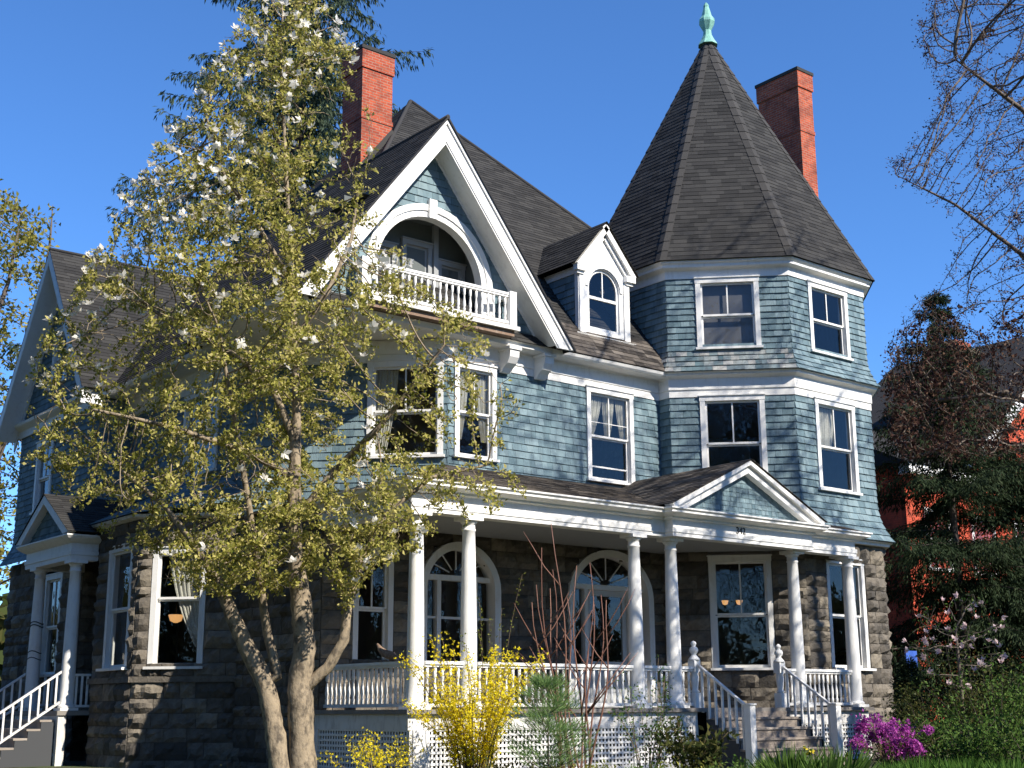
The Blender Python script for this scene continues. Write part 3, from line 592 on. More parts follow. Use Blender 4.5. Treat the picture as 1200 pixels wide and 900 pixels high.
# ---- front porch
m = MB(); m.rv = .3; m.box(13.12, 25.95, 19.10, 22.5, 1.525, 1.6); m.build('porch_floor', 'floor', H)
m = MB(); m.rv = .3
m.box(13.2, 20.25, 19.19, 19.24, 1.26, 1.522); m.box(23.1, 25.85, 19.19, 19.24, 1.26, 1.522); m.box(13.2, 13.25, 19.241, 22.25, 1.26, 1.522); m.box(25.8, 25.85, 19.241, 19.8, 1.26, 1.522)
for x in (13.22, 16.7, 18.45, 20.1, 23.12, 25.72): m.box(x, x + .14, 19.17, 19.23, .4, 1.258)
m.box(13.2, 20.2, 19.185, 19.225, .45, .55)
m.box(13.18, 13.24, 22.1, 22.24, .4, 1.258); m.build('porch_skirt', 'white_worn', H)
def lattice(p, q, z0, z1):
    P, Q = Vector(p), Vector(q); d = Q - P; L_ = d.length; d.normalize(); fr = Fr((P.x, P.y, 0), (d.y, -d.x, 0)); m = MB(); m.rv = R_(0, .4); k = int(L_ / .088)
    for i in range(k + 1): u = L_ * i / k; m.fbox(fr, u - .021, u + .021, z0, z1, -.012, 0)
    k = int((z1 - z0) / .088)
    for i in range(k + 1): v = z0 + (z1 - z0) * i / k; m.fbox(fr, 0, L_, v - .021, v + .021, .001, .013)
    return m.build('lattice_panel', 'white', H)
for a, b in ((13.36, 16.7), (16.84, 18.45), (18.59, 20.1), (23.26, 25.72)): lattice((a, 19.21), (b, 19.21), .5, 1.255)
lattice((13.225, 22.1), (13.225, 19.25), .5, 1.255)
m = MB(); m.face([(13.5, 19.5, .4), (25.8, 19.5, .4), (25.8, 19.5, 1.5), (13.5, 19.5, 1.5)]); m.face([(13.5, 19.5, .4), (13.5, 22.4, .4), (13.5, 22.4, 1.5), (13.5, 19.5, 1.5)]); m.build('crawl_shade_sheet', 'void', H)  # near-black sheets stand in for the shade behind the lattice
def column(x, y, z0, z1, r=.15):
    m = MB(); m.rv = R_(0, .3); h = z1 - z0
    m.box(x - r * 1.35, x + r * 1.35, y - r * 1.35, y + r * 1.35, z0, z0 + .06)
    prof = [(r * 1.25, .061), (r * 1.25, .10), (r * 1.05, .13)] + [(r * (1.0 - .22 * max(0, (t - .25) / .75) ** 1.5), .14 + (h - .40) * t) for t in [i / 8 for i in range(9)]]
    prof += [(r * .86, h - .25), (r * .86, h - .22), (r * .78, h - .215), (r * .79, h - .13), (r * .98, h - .11), (r * 1.10, h - .07)]
    m.lathe((x, y, z0), prof, 20); m.box(x - r * 1.3, x + r * 1.3, y - r * 1.3, y + r * 1.3, z1 - .068, z1 - .001); return m.build('column', 'white', H)
for x in (13.45, 14.6, 18.75, 19.8, 23.66, 25.63): column(x, 19.35, PZ, 5.0)
m = MB(); m.rv = .3; m.box(13.28, 13.62, 19.14, 19.182, .4, 1.255); m.build('porch_pier', 'white', H)
path = [(13.22, 22.28), (13.22, 19.2), (19.5, 19.2), (19.5, 18.97), (23.95, 18.97), (23.95, 19.2), (25.8, 19.2), (25.8, 19.85)]
prof = [(-.3, 5.0), (0, 5.0), (0, 5.075), (.018, 5.08), (.018, 5.17), (-.015, 5.175), (-.015, 5.335), (.05, 5.36), (.05, 5.395), (.25, 5.45), (.25, 5.49), (.29, 5.52), (.29, 5.55), (-.3, 5.55)]
m = MB(); m.rv = .25; m.sweep(path, prof); en = m.build('entablature', 'white', H)
m = MB(); m.rv = .4; m.box(13.35, 25.7, 19.3, 22.4, 5.13, 5.17); m.build('porch_ceiling', 'shade_grey', H)  # ceiling coloured grey to deepen the porch shade
# number on the entablature
fc = bpy.data.curves.new('number_curve', 'FONT'); fc.body = '342'; fc.size = .20; fc.extrude = .006; fo = bpy.data.objects.new('number_curve', fc); COL.objects.link(fo)
bpy.context.view_layer.update(); nm = bpy.data.meshes.new_from_object(fo.evaluated_get(bpy.context.evaluated_depsgraph_get())); bpy.data.objects.remove(fo)
no = bpy.data.objects.new('house_number', nm); COL.objects.link(no); nm.materials.clear(); nm.materials.append(M['black']); no.parent = en; no.rotation_euler = (PI / 2, 0, 0)
no.location = Vector((21.42, 18.978, 5.19)) - Vector(BASE[en]); no['label'] = 'house number 342 above the porch steps'
# pediment
PF = Fr((0, 19.0, 0), (0, -1, 0)); px, pa, pb, ph = 21.73, 6.70, 5.56, 2.42; psl = (pa - pb) / ph
m = MB(); shingles(m, PF, [[(px - 2.0, pb), (px + 2.0, pb), (px, pb + psl * 2.0)]], .10, (.07, .13), .014, 71); pt = m.build('pediment', 'shingle', H)
m = MB(); m.rv = .2
for sx in (-1, 1):
    a, b = (px, pa + .06), (px + sx * ph, pb + .06)
    for o0, o1, n0, n1 in ((0, .09, 0, .25), (.09, .26, 0, .17)):
        poly = [(a[0], a[1] - o0), (b[0], b[1] - o0), (b[0] - sx * (o1 - o0) * .7, b[1] - o1 + (o1 - o0) * .1), (a[0], a[1] - o1)]
        if o0 > 0: poly = [(a[0], a[1] - o0), (px + sx * (ph - .02), pb + .0), (px + sx * (ph - .45), pb + .0), (a[0], a[1] - o1)]
        m.prism(PF, poly if sx < 0 else poly[::-1], n0, n1)
m.build('pediment_rake', 'white', pt)
m = MB()
roofplane(m, [(12.99, 19.0, 5.56), (26.0, 19.0, 5.56), (26.0, 22.4, 6.6), (16.35, 22.4, 6.6)], 72)
roofplane(m, [(12.99, 25.2, 5.56), (12.99, 19.0, 5.56), (16.35, 22.4, 6.6), (13.5, 25.25, 5.72)], 73)
z = pa + .09
roofplane(m, [(px - ph - .05, 22.6, pb + .06), (px - ph - .05, 18.72, pb + .06), (px, 18.72, z), (px, 22.6, z)], 74); roofplane(m, [(px + ph + .05, 18.72, pb + .06), (px + ph + .05, 22.6, pb + .06), (px, 22.6, z), (px, 18.72, z)], 75)
m.build('porch_roof', 'roof_old', H)
# steps
m = MB()
for k in range(1, 6):
    y1 = 19.09 - .28 * (k - 1); y0 = y1 - .28; zt = 1.6 - .2 * k + .01; m.rv = R_(0, 1); m.box(20.42, 22.98, y0 - .03, y1 + .02, zt - .045, zt); m.rv = R_(0, .3); m.box(20.46, 22.94, y0, y0 + .02, zt - .2, zt - .046)
m.rv = .2; m.box(20.42, 22.98, 19.085, 19.105, 1.41, 1.524); m.build('front_steps', 'step', H)
for x in (20.40, 22.99):
    m = MB()
    for k in range(1, 6): y0 = 19.09 - .28 * k; m.box(x, x + .03, y0, y0 + .28, .35, 1.56 - .2 * k)
    m.build('step_side', 'dark_step', H)
def newel(x):
    m = MB(); m.rv = .2; m.box(x - .095, x + .095, 19.255, 19.445, PZ, PZ + .30); m.lathe((x, 19.35, PZ + .30), [(.07, 0), (.095, .03), (.06, .06), (.075, .16), (.09, .3), (.075, .38), (.095, .42)], 14)
    m.box(x - .09, x + .09, 19.26, 19.44, PZ + .721, PZ + .95); m.lathe((x, 19.35, PZ + .951), [(.12, 0), (.12, .02), (.07, .08), (.045, .11), (.085, .16), (.095, .2), (.075, .25), (.035, .28), (.055, .31), (.06, .34), (.04, .37), (.005, .39)], 14); return m.build('newel_post', 'white', H)
def lowpost(x, y, z0, z1): m = MB(); m.rv = .2; m.box(x - .08, x + .08, y - .08, y + .08, z0, z1 - .03); m.box(x - .10, x + .10, y - .10, y + .10, z1 - .03, z1); return m.build('stair_post', 'white', H)
def square_bal(h): m = MB(); m.rv = .2; m.box(-.02, .02, -.02, .02, 0, h); return m
def stair_rail(p, q, hb, k, mat='white_worn', dn=.1):
    P, Q = Vector(p), Vector(q); d = Q - P; hd = Vector((d.x, d.y, 0)).normalized(); s_ = hd.cross(UP); m = MB(); m.rv = .5; w_, t = .035, .05
    a = [P + s_ * w_, P - s_ * w_, P - s_ * w_ + UP * t, P + s_ * w_ + UP * t]; b = [v + d for v in a]; m.hexa([a[0], a[1], b[1], b[0], a[3], a[2], b[2], b[3]]); o = m.build('stair_railing', mat, H)
    if hb < .7: a = [v - UP * (hb + .05) for v in a]; b = [v - UP * (hb + .05) for v in b]; m = MB(); m.hexa([a[0], a[1], b[1], b[0], a[3], a[2], b[2], b[3]]); m.build('lower_rail', mat, o)
    for i in range(k): c = P + d * (i + .5) / k; baluster('sq%g' % hb, lambda: square_bal(hb), 'stair_baluster', (c.x, c.y, c.z - hb), o, mat)
for x in (20.38, 23.03): newel(x); lowpost(x, 17.92, .35, 1.68); stair_rail((x, 19.24, 2.42), (x, 18.0, 1.60), .86, 7)

# ---- door and arched porch window
def portal(name, a, door, label=None):
    uc, hw, v0, vs, ri = a; dn = -.06; m = MB(); m.rv = .3
    O, I = archpts(uc, hw, vs, ri, 20), archpts(uc, hw - .16, vs, ri - .16, 20); ringp(m, NW_, O, I, dn - .14, dn + .16)
    for sx in (-1, 1): m.fbox(NW_, uc - hw if sx < 0 else uc + hw - .16, uc - hw + .16 if sx < 0 else uc + hw, v0, vs, dn - .14, dn + .16)
    dw = .62 if door else .42; tb = vs + .18
    ux = hw - .165
    m.fbox(NW_, uc - ux, uc + ux, tb, tb + .11, dn - .13, dn + .02)
    for sx in (-1, 1): x = uc + sx * (dw + .05); m.fbox(NW_, x - .05, x + .05, v0, tb - .001, dn - .13, dn + .01)
    o = m.build(name, 'white', H)
    if label: o['label'] = label
    g = MB(); W_ = [(uc - ux, tb + .11), (uc + ux, tb + .11)] + [p for p in archpts(uc, hw - .16, vs, ri - .16, 20) if p[1] > tb + .11]; g.face([NW_.p(x, y, dn - .08) for x, y in W_])
    for sx in (-1, 1):
        x0, x1 = sorted((uc + sx * (dw + .1), uc + sx * ux)); g.face([NW_.p(x0, v0 + .75 * door + .05, dn - .08), NW_.p(x1, v0 + .75 * door + .05, dn - .08), NW_.p(x1, tb, dn - .08), NW_.p(x0, tb, dn - .08)])
    if not door: g.face([NW_.p(uc - dw, v0 + .05, dn - .08), NW_.p(uc + dw, v0 + .05, dn - .08), NW_.p(uc + dw, tb, dn - .08), NW_.p(uc - dw, tb, dn - .08)])
    g.build('pane', 'glass', o)
    s = MB(); s.rv = .4
    for i in range(1, 6):
        an = PI * i / 6; s.board(NW_, (uc + .2 * math.cos(an), tb + .12 + .12 * math.sin(an)), (uc + (hw - .2) * math.cos(an), tb + .1 + (ri - .4) * math.sin(an)), -.012, .012, dn - .07, dn - .05)
    if door:
        for sx in (-1, 1): x0, x1 = sorted((uc + sx * (dw + .101), uc + sx * ux)); s2 = MB(); s2.rv = .4; s2.fbox(NW_, x0, x1, v0, v0 + .78, dn - .1, dn - .04); s2.build('side_panel', 'white', o)
    else: s2 = MB(); s2.rv = .4; s2.fbox(NW_, uc - ux, uc + ux, v0 + .95, v0 + 1.0, dn - .07, dn - .04); s2.build('meeting_rail', 'white', o); s2 = MB(); s2.fbox(NW_, uc - ux, uc + ux, v0, v0 + .06, dn - .13, dn + .09); s2.build('sill', 'white', o)
    s.build('sash', 'white', o)
    if door:
        d = MB(); d.rv = .3; v1 = tb - .005; a_, b_ = uc - dw + .005, uc + dw - .005
        for x0, x1, y0, y1 in ((a_, a_ + .13, v0, v1), (b_ - .13, b_, v0, v1), (a_ + .13, b_ - .13, v1 - .13, v1), (a_ + .13, b_ - .13, v0 + .85, v0 + 1.0), (a_ + .13, b_ - .13, v0, v0 + .25)): d.fbox(NW_, x0, x1, y0, y1, dn - .11, dn - .06)
        d.fbox(NW_, a_ + .13, b_ - .13, v0 + .25, v0 + .85, dn - .10, dn - .085); d.fbox(NW_, a_ + .22, b_ - .22, v0 + .33, v0 + .77, dn - .085, dn - .07)
        do = d.build('door', 'door', o); g = MB(); g.face([NW_.p(a_ + .13, v0 + 1.0, dn - .085), NW_.p(b_ - .13, v0 + 1.0, dn - .085), NW_.p(b_ - .13, v1 - .13, dn - .085), NW_.p(a_ + .13, v1 - .13, dn - .085)]); g.build('door_pane', 'glass', o)
        k = MB(); k.lathe((a_ + .07, 22.3 - dn + .0, v0 + 1.05), [(.005, 0), (.03, .01), (.035, .03), (.03, .05), (.005, .06)], 10); k.build('door_knob', 'black', o)
portal('front_door', dr, 1, 'pale arched front door with sidelights and glass upper panel'); portal('arched_window', aw, 0)
window(NW_, *wl1, dn=-.04)
# ---- plain windows
window(NW_, *n2, low=True); window(NW_, *n2b); window(CH_, *c2); window(WW_, *w2); window(WG_, *ww2); window(WG_, *wg3); window(WG_, *ww1, dn=-.04)
for f in (-1, 0):
    F_ = tface(f); window(F_, *tw2); window(F_, *tw3); window(tface(f, 3.6), *tw1, dn=-.05)
window(BW, *bw, muntin=False, dn=-.03); window(BN, *bn, muntin=False, dn=-.03, mid=.60)

# ---- side bay roof, side porch
m = MB()
E0 = [(13.3, 31.2), (11.42, 29.42), (11.42, 27.08), (13.3, 25.2)]; I0 = [(13.3, 30.3), (12.9, 29.0), (12.9, 27.5), (13.3, 26.2)]
for i in range(3): a, b, c, d = E0[i], E0[i + 1], I0[i + 1], I0[i]; roofplane(m, [(a[0], a[1], 5.70), (b[0], b[1], 5.70), (c[0], c[1], 6.5), (d[0], d[1], 6.5)], 80 + i, .16)
m.face([(x, y, 6.5) for x, y in I0]); m.build('bay_roof', 'shingle', H)
m = MB(); m.rv = .6; m.sweep([(13.3, 30.9), (11.7, 29.3), (11.7, 27.2), (13.3, 25.6)], [(-.05, 5.60), (.06, 5.60), (.20, 5.63), (.22, 5.69), (-.05, 5.69)]); m.build('bay_cornice', 'white_worn', H)
m = MB(); m.rv = .5; m.fbox(BW, -29.36, -27.14, 2.18, 2.30, 0, .09); m.fbox(BN, 0, BL, 2.18, 2.30, 0, .09); m.build('water_table', 'stone', H)
WX = 11.25
for y in (29.55, 31.75): column(WX, y, 1.62, 4.9, .15)
m = MB(); m.rv = .5; m.box(10.98, 13.3, 29.32, 32.04, 1.52, 1.62); m.build('side_porch_floor', 'floor', H)
m = MB(); m.rv = .5; m.sweep([(12.4, 32.28), (11.05, 32.28), (11.05, 29.37), (11.68, 29.37)], [(-.3, 4.9), (0, 4.9), (0, 5.0), (.02, 5.01), (.02, 5.1), (-.01, 5.11), (-.01, 5.27), (.06, 5.3), (.14, 5.36), (.19, 5.42), (.19, 5.45), (-.3, 5.45)])
m.build('side_entablature', 'white', H)
SPF = Fr((11.05, 0, 0), (-1, 0, 0)); m = MB(); uc = -30.82
shingles(m, SPF, [[(uc - 1.4, 5.46), (uc + 1.4, 5.46), (uc, 6.28)]], seed=90); sp_ = m.build('side_pediment', 'shingle', H)
m = MB(); m.rv = .5
for sx in (-1, 1):
    a, b = (uc, 6.50), (uc + sx * 1.66, 5.50)
    poly = [a, b, (b[0] - sx * .30, b[1] - .04), (a[0], a[1] - .2)]; m.prism(SPF, poly if sx < 0 else poly[::-1], 0, .19)
m.build('side_pediment_rake', 'white', sp_)
m = MB()
roofplane(m, [(10.84, 29.13, 5.50), (13.3, 29.13, 5.50), (13.3, 30.82, 6.54), (10.84, 30.82, 6.54)], 91); roofplane(m, [(13.3, 32.5, 5.50), (10.84, 32.5, 5.50), (10.84, 30.82, 6.54), (13.3, 30.82, 6.54)], 92); m.build('side_porch_roof', 'roof', H)
m = MB()
for k in range(1, 7):
    x1 = 10.98 - .27 * (k - 1); x0 = x1 - .27; zt = 1.62 - .19 * k; m.rv = R_(0, 1); m.box(x0 - .03, x1 + .01, 29.5, 31.8, zt - .045, zt); m.rv = .3; m.box(x0, x0 + .02, 29.53, 31.77, zt - .19, zt - .046)
m.build('side_steps', 'step', H)
for y in (29.49, 31.78):
    m = MB()
    for k in range(1, 7): x1 = 10.98 - .27 * (k - 1); m.box(x1 - .27, x1, y, y + .025, .3, 1.57 - .19 * k)
    m.build('step_side', 'dark_step', H)
m = MB(); m.rv = .8
for y in (29.36, 31.9): m.box(11.02, 11.2, y, y + .16, .3, 1.515)
m.box(11.03, 11.07, 29.53, 31.89, 1.3, 1.514); m.build('side_porch_pier', 'white_worn', H)
for y in (29.52, 31.78): stair_rail((11.08, y, 2.42), (9.45, y, 1.30), .60, 9, 'white_worn'); lowpost(9.38, y, .3, 1.42)
stair_rail((11.35, 29.45, 2.36), (11.72, 29.45, 2.36), .62, 3, 'white_worn'); stair_rail((11.35, 31.9, 2.40), (12.38, 31.9, 2.40), .62, 6, 'white_worn')
m = MB(); m.rv = .4; m.box(13.2, 13.26, 30.98, 31.85, 1.62, 3.9); m.box(13.14, 13.2, 30.92, 30.98, 1.62, 4.0); m.box(13.14, 13.2, 31.85, 31.92, 1.62, 4.0); m.box(13.14, 13.2, 30.981, 31.849, 3.9, 4.0); m.build('side_door', 'door', H)

# ---- inside: floors and a core so that windows look into rooms
m = MB(); m.rv = .4
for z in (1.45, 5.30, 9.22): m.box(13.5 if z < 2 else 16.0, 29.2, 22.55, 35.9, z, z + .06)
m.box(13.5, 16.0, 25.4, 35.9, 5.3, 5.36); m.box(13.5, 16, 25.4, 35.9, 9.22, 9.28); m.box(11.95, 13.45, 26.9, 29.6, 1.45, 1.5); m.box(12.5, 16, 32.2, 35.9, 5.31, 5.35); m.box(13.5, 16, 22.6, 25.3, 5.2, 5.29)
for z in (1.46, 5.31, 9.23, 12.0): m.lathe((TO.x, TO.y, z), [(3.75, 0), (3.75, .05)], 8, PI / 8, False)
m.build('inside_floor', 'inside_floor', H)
m = MB()
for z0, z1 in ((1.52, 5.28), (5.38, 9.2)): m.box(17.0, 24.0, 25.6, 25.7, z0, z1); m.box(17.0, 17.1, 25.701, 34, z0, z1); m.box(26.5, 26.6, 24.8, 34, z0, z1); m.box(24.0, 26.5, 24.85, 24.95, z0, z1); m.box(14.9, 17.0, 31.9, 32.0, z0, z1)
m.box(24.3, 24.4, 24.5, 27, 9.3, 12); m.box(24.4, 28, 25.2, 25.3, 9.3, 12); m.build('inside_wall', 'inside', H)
# ================================================================== PLANTS AND SURROUNDINGS
from mathutils import noise as mn
FPX = 1562.39
def P3(px, py, dist):
    v = cr * (px - 600) - cu * (py - 450) + f3 * FPX
    return CAM + v * (dist / v.dot(FH))
def ground_z(x, y): t = min(1, max(0, (x * .62 + y * .78 - 8) / 10)); return .48 * t * t * (3 - 2 * t)
def on_ground(px, dist): p = P3(px, 829, dist); return Vector((p.x, p.y, ground_z(p.x, p.y)))
def colonize(att, seeds, di, dk, step, iters, bias=(0, 0, 0), wob=.25, seed=1):
    rs = np.random.RandomState(seed); pos = []; par = []; rad = []
    for poly, rr in seeds:
        prev = -1
        if pos: prev = int(np.argmin(np.linalg.norm(np.array(pos) - np.array(poly[0]), axis=1)))
        for i in range(len(poly) - 1):
            a, b = Vector(poly[i]), Vector(poly[i + 1]); k = max(1, int((b - a).length / step))
            for j in range(k):
                t = j / k
                if i == 0 and j == 0 and prev >= 0: continue
                q = a.lerp(b, t); pos.append(list(q)); par.append(prev); rad.append(rr[i] * (1 - t) + rr[i + 1] * t); prev = len(pos) - 1
        pos.append(list(poly[-1])); par.append(prev); rad.append(rr[-1])
    att = np.array(att, float); P = np.array(pos, float); bias = np.array(bias, float)
    nd = np.full(len(att), 1e9); ni = np.zeros(len(att), int)
    for c in range(0, len(P), 200):
        D = np.linalg.norm(att[:, None] - P[None, c:c + 200], axis=2); m = D.min(1); w_ = m < nd; nd[w_] = m[w_]; ni[w_] = D.argmin(1)[w_] + c
    alive = nd > dk
    for it in range(iters):
        A = np.where(alive & (nd < di))[0]
        if len(A) == 0: break
        d = att[A] - P[ni[A]]; d /= np.linalg.norm(d, axis=1)[:, None] + 1e-9
        S = np.zeros((len(P), 3)); np.add.at(S, ni[A], d); idx = np.unique(ni[A]); v = S[idx]; v += rs.normal(0, wob, v.shape) + bias
        v /= np.linalg.norm(v, axis=1)[:, None] + 1e-9; new = P[idx] + v * step; n0 = len(P); P = np.vstack([P, new]); par.extend(idx.tolist()); rad.extend([0] * len(idx))
        AL = np.where(alive)[0]; D = np.linalg.norm(att[AL][:, None] - new[None], axis=2); m = D.min(1); j = D.argmin(1); w_ = m < nd[AL]; nd[AL[w_]] = m[w_]; ni[AL[w_]] = j[w_] + n0
        alive &= nd > dk
        if len(P) > 21000: break
    return P, np.array(par), np.array(rad)
def skeleton(P, par, rad, r0=.006, e=2.4):
    n = len(P); ch = [[] for _ in range(n)]
    for i in range(n):
        if par[i] >= 0: ch[par[i]].append(i)
    R = np.zeros(n)
    order = list(range(n)); dep = np.zeros(n, int)
    for i in range(n):
        if par[i] >= 0: dep[i] = dep[par[i]] + 1
    for i in sorted(order, key=lambda k: -dep[k]):
        R[i] = max(r0, sum(R[c] ** e for c in ch[i]) ** (1 / e) if ch[i] else r0)
        if rad[i] > 0: R[i] = max(min(R[i], rad[i] * 1.15), rad[i])
    return R, ch
def woody(mb, P, par, R, ch, minr=0, seg=(4, 6, 10)):
    st = [(i, -1) for i in range(len(P)) if par[i] < 0]
    while st:
        i, frm = st.pop(); pts = []; rr = []
        if frm >= 0: pts.append(P[frm]); rr.append(R[i])
        c = i
        while True:
            pts.append(P[c]); rr.append(R[c])
            if not ch[c]: break
            k = max(ch[c], key=lambda q: R[q])
            for q in ch[c]:
                if q != k: st.append((q, c))
            c = k
        if len(pts) > 1 and max(rr) > minr: rr[-1] *= .5; mb.tube(pts, rr, seg[2] if max(rr) > .08 else seg[1] if max(rr) > .025 else seg[0])
class Leaves:
    def __init__(s, seed=1): s.V = []; s.r = []; s.rs = np.random.RandomState(seed)
    def add(s, C, size, up=.35, aspect=.45, fold=.18, rv=None, dirs=None, hang=0.):
        C = np.asarray(C, float); n = len(C)
        if n == 0: return
        d = s.rs.normal(0, 1, (n, 3)) if dirs is None else np.asarray(dirs, float) + s.rs.normal(0, .35, (n, 3)); d[:, 2] += up - hang; d /= np.linalg.norm(d, axis=1)[:, None] + 1e-9
        q = s.rs.normal(0, 1, (n, 3)); x = np.cross(d, q); x /= np.linalg.norm(x, axis=1)[:, None] + 1e-9; nn = np.cross(x, d)
        L = s.rs.uniform(size[0], size[1], n)[:, None]; W = L * aspect
        V = np.stack([C, C + d * L * .45 + x * W * .5 + nn * L * fold, C + d * L, C + d * L * .45 - x * W * .5 + nn * L * fold], 1)
        s.V.append(V); s.r.append(s.rs.uniform(0, 1, n) if rv is None else np.full(n, rv) if np.isscalar(rv) else rv)
    def flowers(s, C, size, petals=6, aspect=.5, open_=.7):
        C = np.asarray(C, float); n = len(C)
        if n == 0: return
        ax = s.rs.normal(0, .6, (n, 3)); ax[:, 2] += .8; ax /= np.linalg.norm(ax, axis=1)[:, None]; q = s.rs.normal(0, 1, (n, 3)); x = np.cross(ax, q); x /= np.linalg.norm(x, axis=1)[:, None]; y = np.cross(ax, x)
        for k in range(petals):
            a = 2 * PI * k / petals + s.rs.uniform(-.25, .25, n)[:, None]; o = s.rs.uniform(open_ * .6, open_ * 1.3, n)[:, None]
            d = (x * np.cos(a) + y * np.sin(a)) * o + ax * np.sqrt(np.maximum(.05, 1 - o * o)); t = -x * np.sin(a) + y * np.cos(a); L = s.rs.uniform(*size, n)[:, None]
            s.V.append(np.stack([C, C + d * L * .55 + t * L * aspect * .5, C + d * L + ax * L * .1, C + d * L * .55 - t * L * aspect * .5], 1)); s.r.append(s.rs.uniform(0, 1, n))
    def build(s, name, mat, parent=None, origin=None):
        V = np.concatenate(s.V); n = len(V); r = np.concatenate(s.r); o = np.array(origin if origin is not None else BASE[parent]); V = (V - o).reshape(-1, 3)
        me = bpy.data.meshes.new(name); me.vertices.add(n * 4); me.vertices.foreach_set('co', V.ravel()); me.loops.add(n * 4); me.loops.foreach_set('vertex_index', np.arange(n * 4, dtype=np.int32))
        me.polygons.add(n); me.polygons.foreach_set('loop_start', np.arange(0, n * 4, 4, dtype=np.int32)); me.update(calc_edges=True)
        at = me.attributes.new('rnd', 'FLOAT', 'FACE'); at.data.foreach_set('value', r.astype(np.float32)); me.materials.append(M[mat])
        ob = bpy.data.objects.new(name, me); COL.objects.link(ob)
        if parent is not None: ob.parent = parent
        else: ob.location = o
        BASE[ob] = tuple(o); return ob
def twigpts(P, par, R, thr, per, spread, rs):
    i = np.where((R < thr) & (par >= 0))[0]; i = np.repeat(i, per); t = rs.uniform(0, 1, len(i))[:, None]
    return P[i] * t + P[par[i]] * (1 - t) + rs.normal(0, spread, (len(i), 3))
def gappy(p, s, thr): return mn.noise(Vector((p[0] * s, p[1] * s, p[2] * s))) > thr

# ---- the flowering magnolia in front of the corner
MD = 21.0
T = on_ground(352, MD); mag = thing('magnolia_tree', 'tall white-flowered magnolia with two bare grey trunks before the house corner', 'tree', tuple(T))
rows = [(-12, 305, 372), (5, 288, 388), (50, 252, 418), (100, 228, 428), (150, 190, 440), (200, 155, 445), (250, 125, 458), (300, 98, 478), (350, 75, 530), (400, 40, 580), (450, 22, 632), (500, 22, 625), (550, 28, 640), (600, 45, 600), (640, 110, 500), (672, 170, 455), (700, 215, 410)]
rng = random.Random(5); att = []
ys = [r[0] for r in rows]
while len(att) < 5600:
    y = rng.uniform(-12, 700); a = np.interp(y, ys, [r[1] for r in rows]); b = np.interp(y, ys, [r[2] for r in rows]); c = (a + b) / 2; h = (b - a) / 2
    if rng.random() > .35 + h / 300: continue
    s_ = rng.uniform(-1, 1); dd = rng.uniform(-1, 1)
    if s_ * s_ + dd * dd > 1.05: continue
    p = P3(c + s_ * h, y, MD + dd * min(h * .0134, 2.6) * .9)
    if s_ > .35 and y > 230 and not gappy(p, .8, .5 * max(0, s_ - .75) - .22): continue
    if not gappy(p, .6, -.2): continue
    att.append(tuple(p))
pl = lambda L, d=MD: [tuple(P3(x, y, d + (q[0] if q else 0))) for x, y, *q in L]
base = lambda px, d: tuple(on_ground(px, d) - Vector((0, 0, .15)))
seeds = [([base(357, MD)] + pl([(354, 868), (351, 800), (357, 760), (352, 700), (345, 640), (345, 560), (348, 480), (345, 400), (340, 300), (335, 200), (331, 110), (329, 40)]), [.24, .19, .175, .18, .16, .115, .09, .072, .06, .045, .03, .02, .01]),
         ([base(338, MD - .1)] + pl([(322, 852), (311, 800), (290, 760), (272, 722), (256, 682), (234, 645), (192, 592), (135, 545)]), [.20, .155, .145, .13, .115, .09, .065, .04, .02]),
         (pl([(318, 802), (326, 792), (313, 742), (306, 692, -.2), (296, 620, -.5), (280, 520, -.8), (262, 420, -1.)]), [.07, .075, .07, .06, .05, .04, .025]),
         (pl([(352, 812), (384, 782), (403, 750), (407, 715), (424, 655, .3), (455, 600, .6), (505, 560, .8), (570, 545, 1.)]), [.09, .085, .08, .07, .055, .045, .032, .018]),
         (pl([(346, 610), (392, 552), (440, 505, -.5), (482, 455, -.7), (520, 405, -.8)]), [.07, .06, .05, .035, .018]),
         (pl([(347, 520), (322, 460), (282, 420, .4), (222, 385, .8), (150, 350, 1.)]), [.07, .06, .05, .035, .018]),
         (pl([(345, 400), (385, 340), (412, 280, .4), (420, 220, .6)]), [.05, .042, .032, .018]), (pl([(340, 330), (300, 260), (260, 200, -.4), (240, 130, -.5)]), [.045, .038, .03, .016]),
         (pl([(345, 560), (290, 530, -.8), (200, 500, -1.4), (110, 480, -1.7)]), [.06, .05, .035, .02])]
P, par, rad = colonize(att, seeds, 1.6, .14, .12, 150, (0, 0, .12), .3, 3); R, ch = skeleton(P, par, rad, .0055, 2.5)
mb = MB(); mb.rv = .5; woody(mb, P, par, R, ch); mb.build('trunk', 'bark_mag', mag)
rs = np.random.RandomState(9); L = Leaves(2); q = twigpts(P, par, R, .013, 12, .045, rs); q = np.array([p for p in q if gappy(p, 1.5, -.16) and (p[2] < 8.8 or rs.rand() < .75)]); L.add(q, (.038, .095), .55, .58); print('MAG', len(P), len(q)); L.build('crown', 'leaf_mag', mag)
tips = np.array([i for i in range(len(P)) if not ch[i]]); sel = []
for i in tips:
    p = P[i]; d_ = (Vector(p) - CAM); px = 600 + FPX * d_.dot(cr) / d_.dot(f3); py = 450 - FPX * d_.dot(cu) / d_.dot(f3)
    pr_ = .34 if py < 130 else .16 if py < 420 else .08 if py < 520 else .03
    if px < 290 and 140 < py < 260: pr_ += .5
    if px < 130 and py < 480: pr_ += .5
    if 390 < px < 500 and py > 230: pr_ += .1
    if rs.rand() < pr_: sel.append(p)
L = Leaves(4); L.flowers(sel, (.065, .125), 8, .62, .9); print('FL', len(sel)); L.build('blossoms', 'petal', mag)

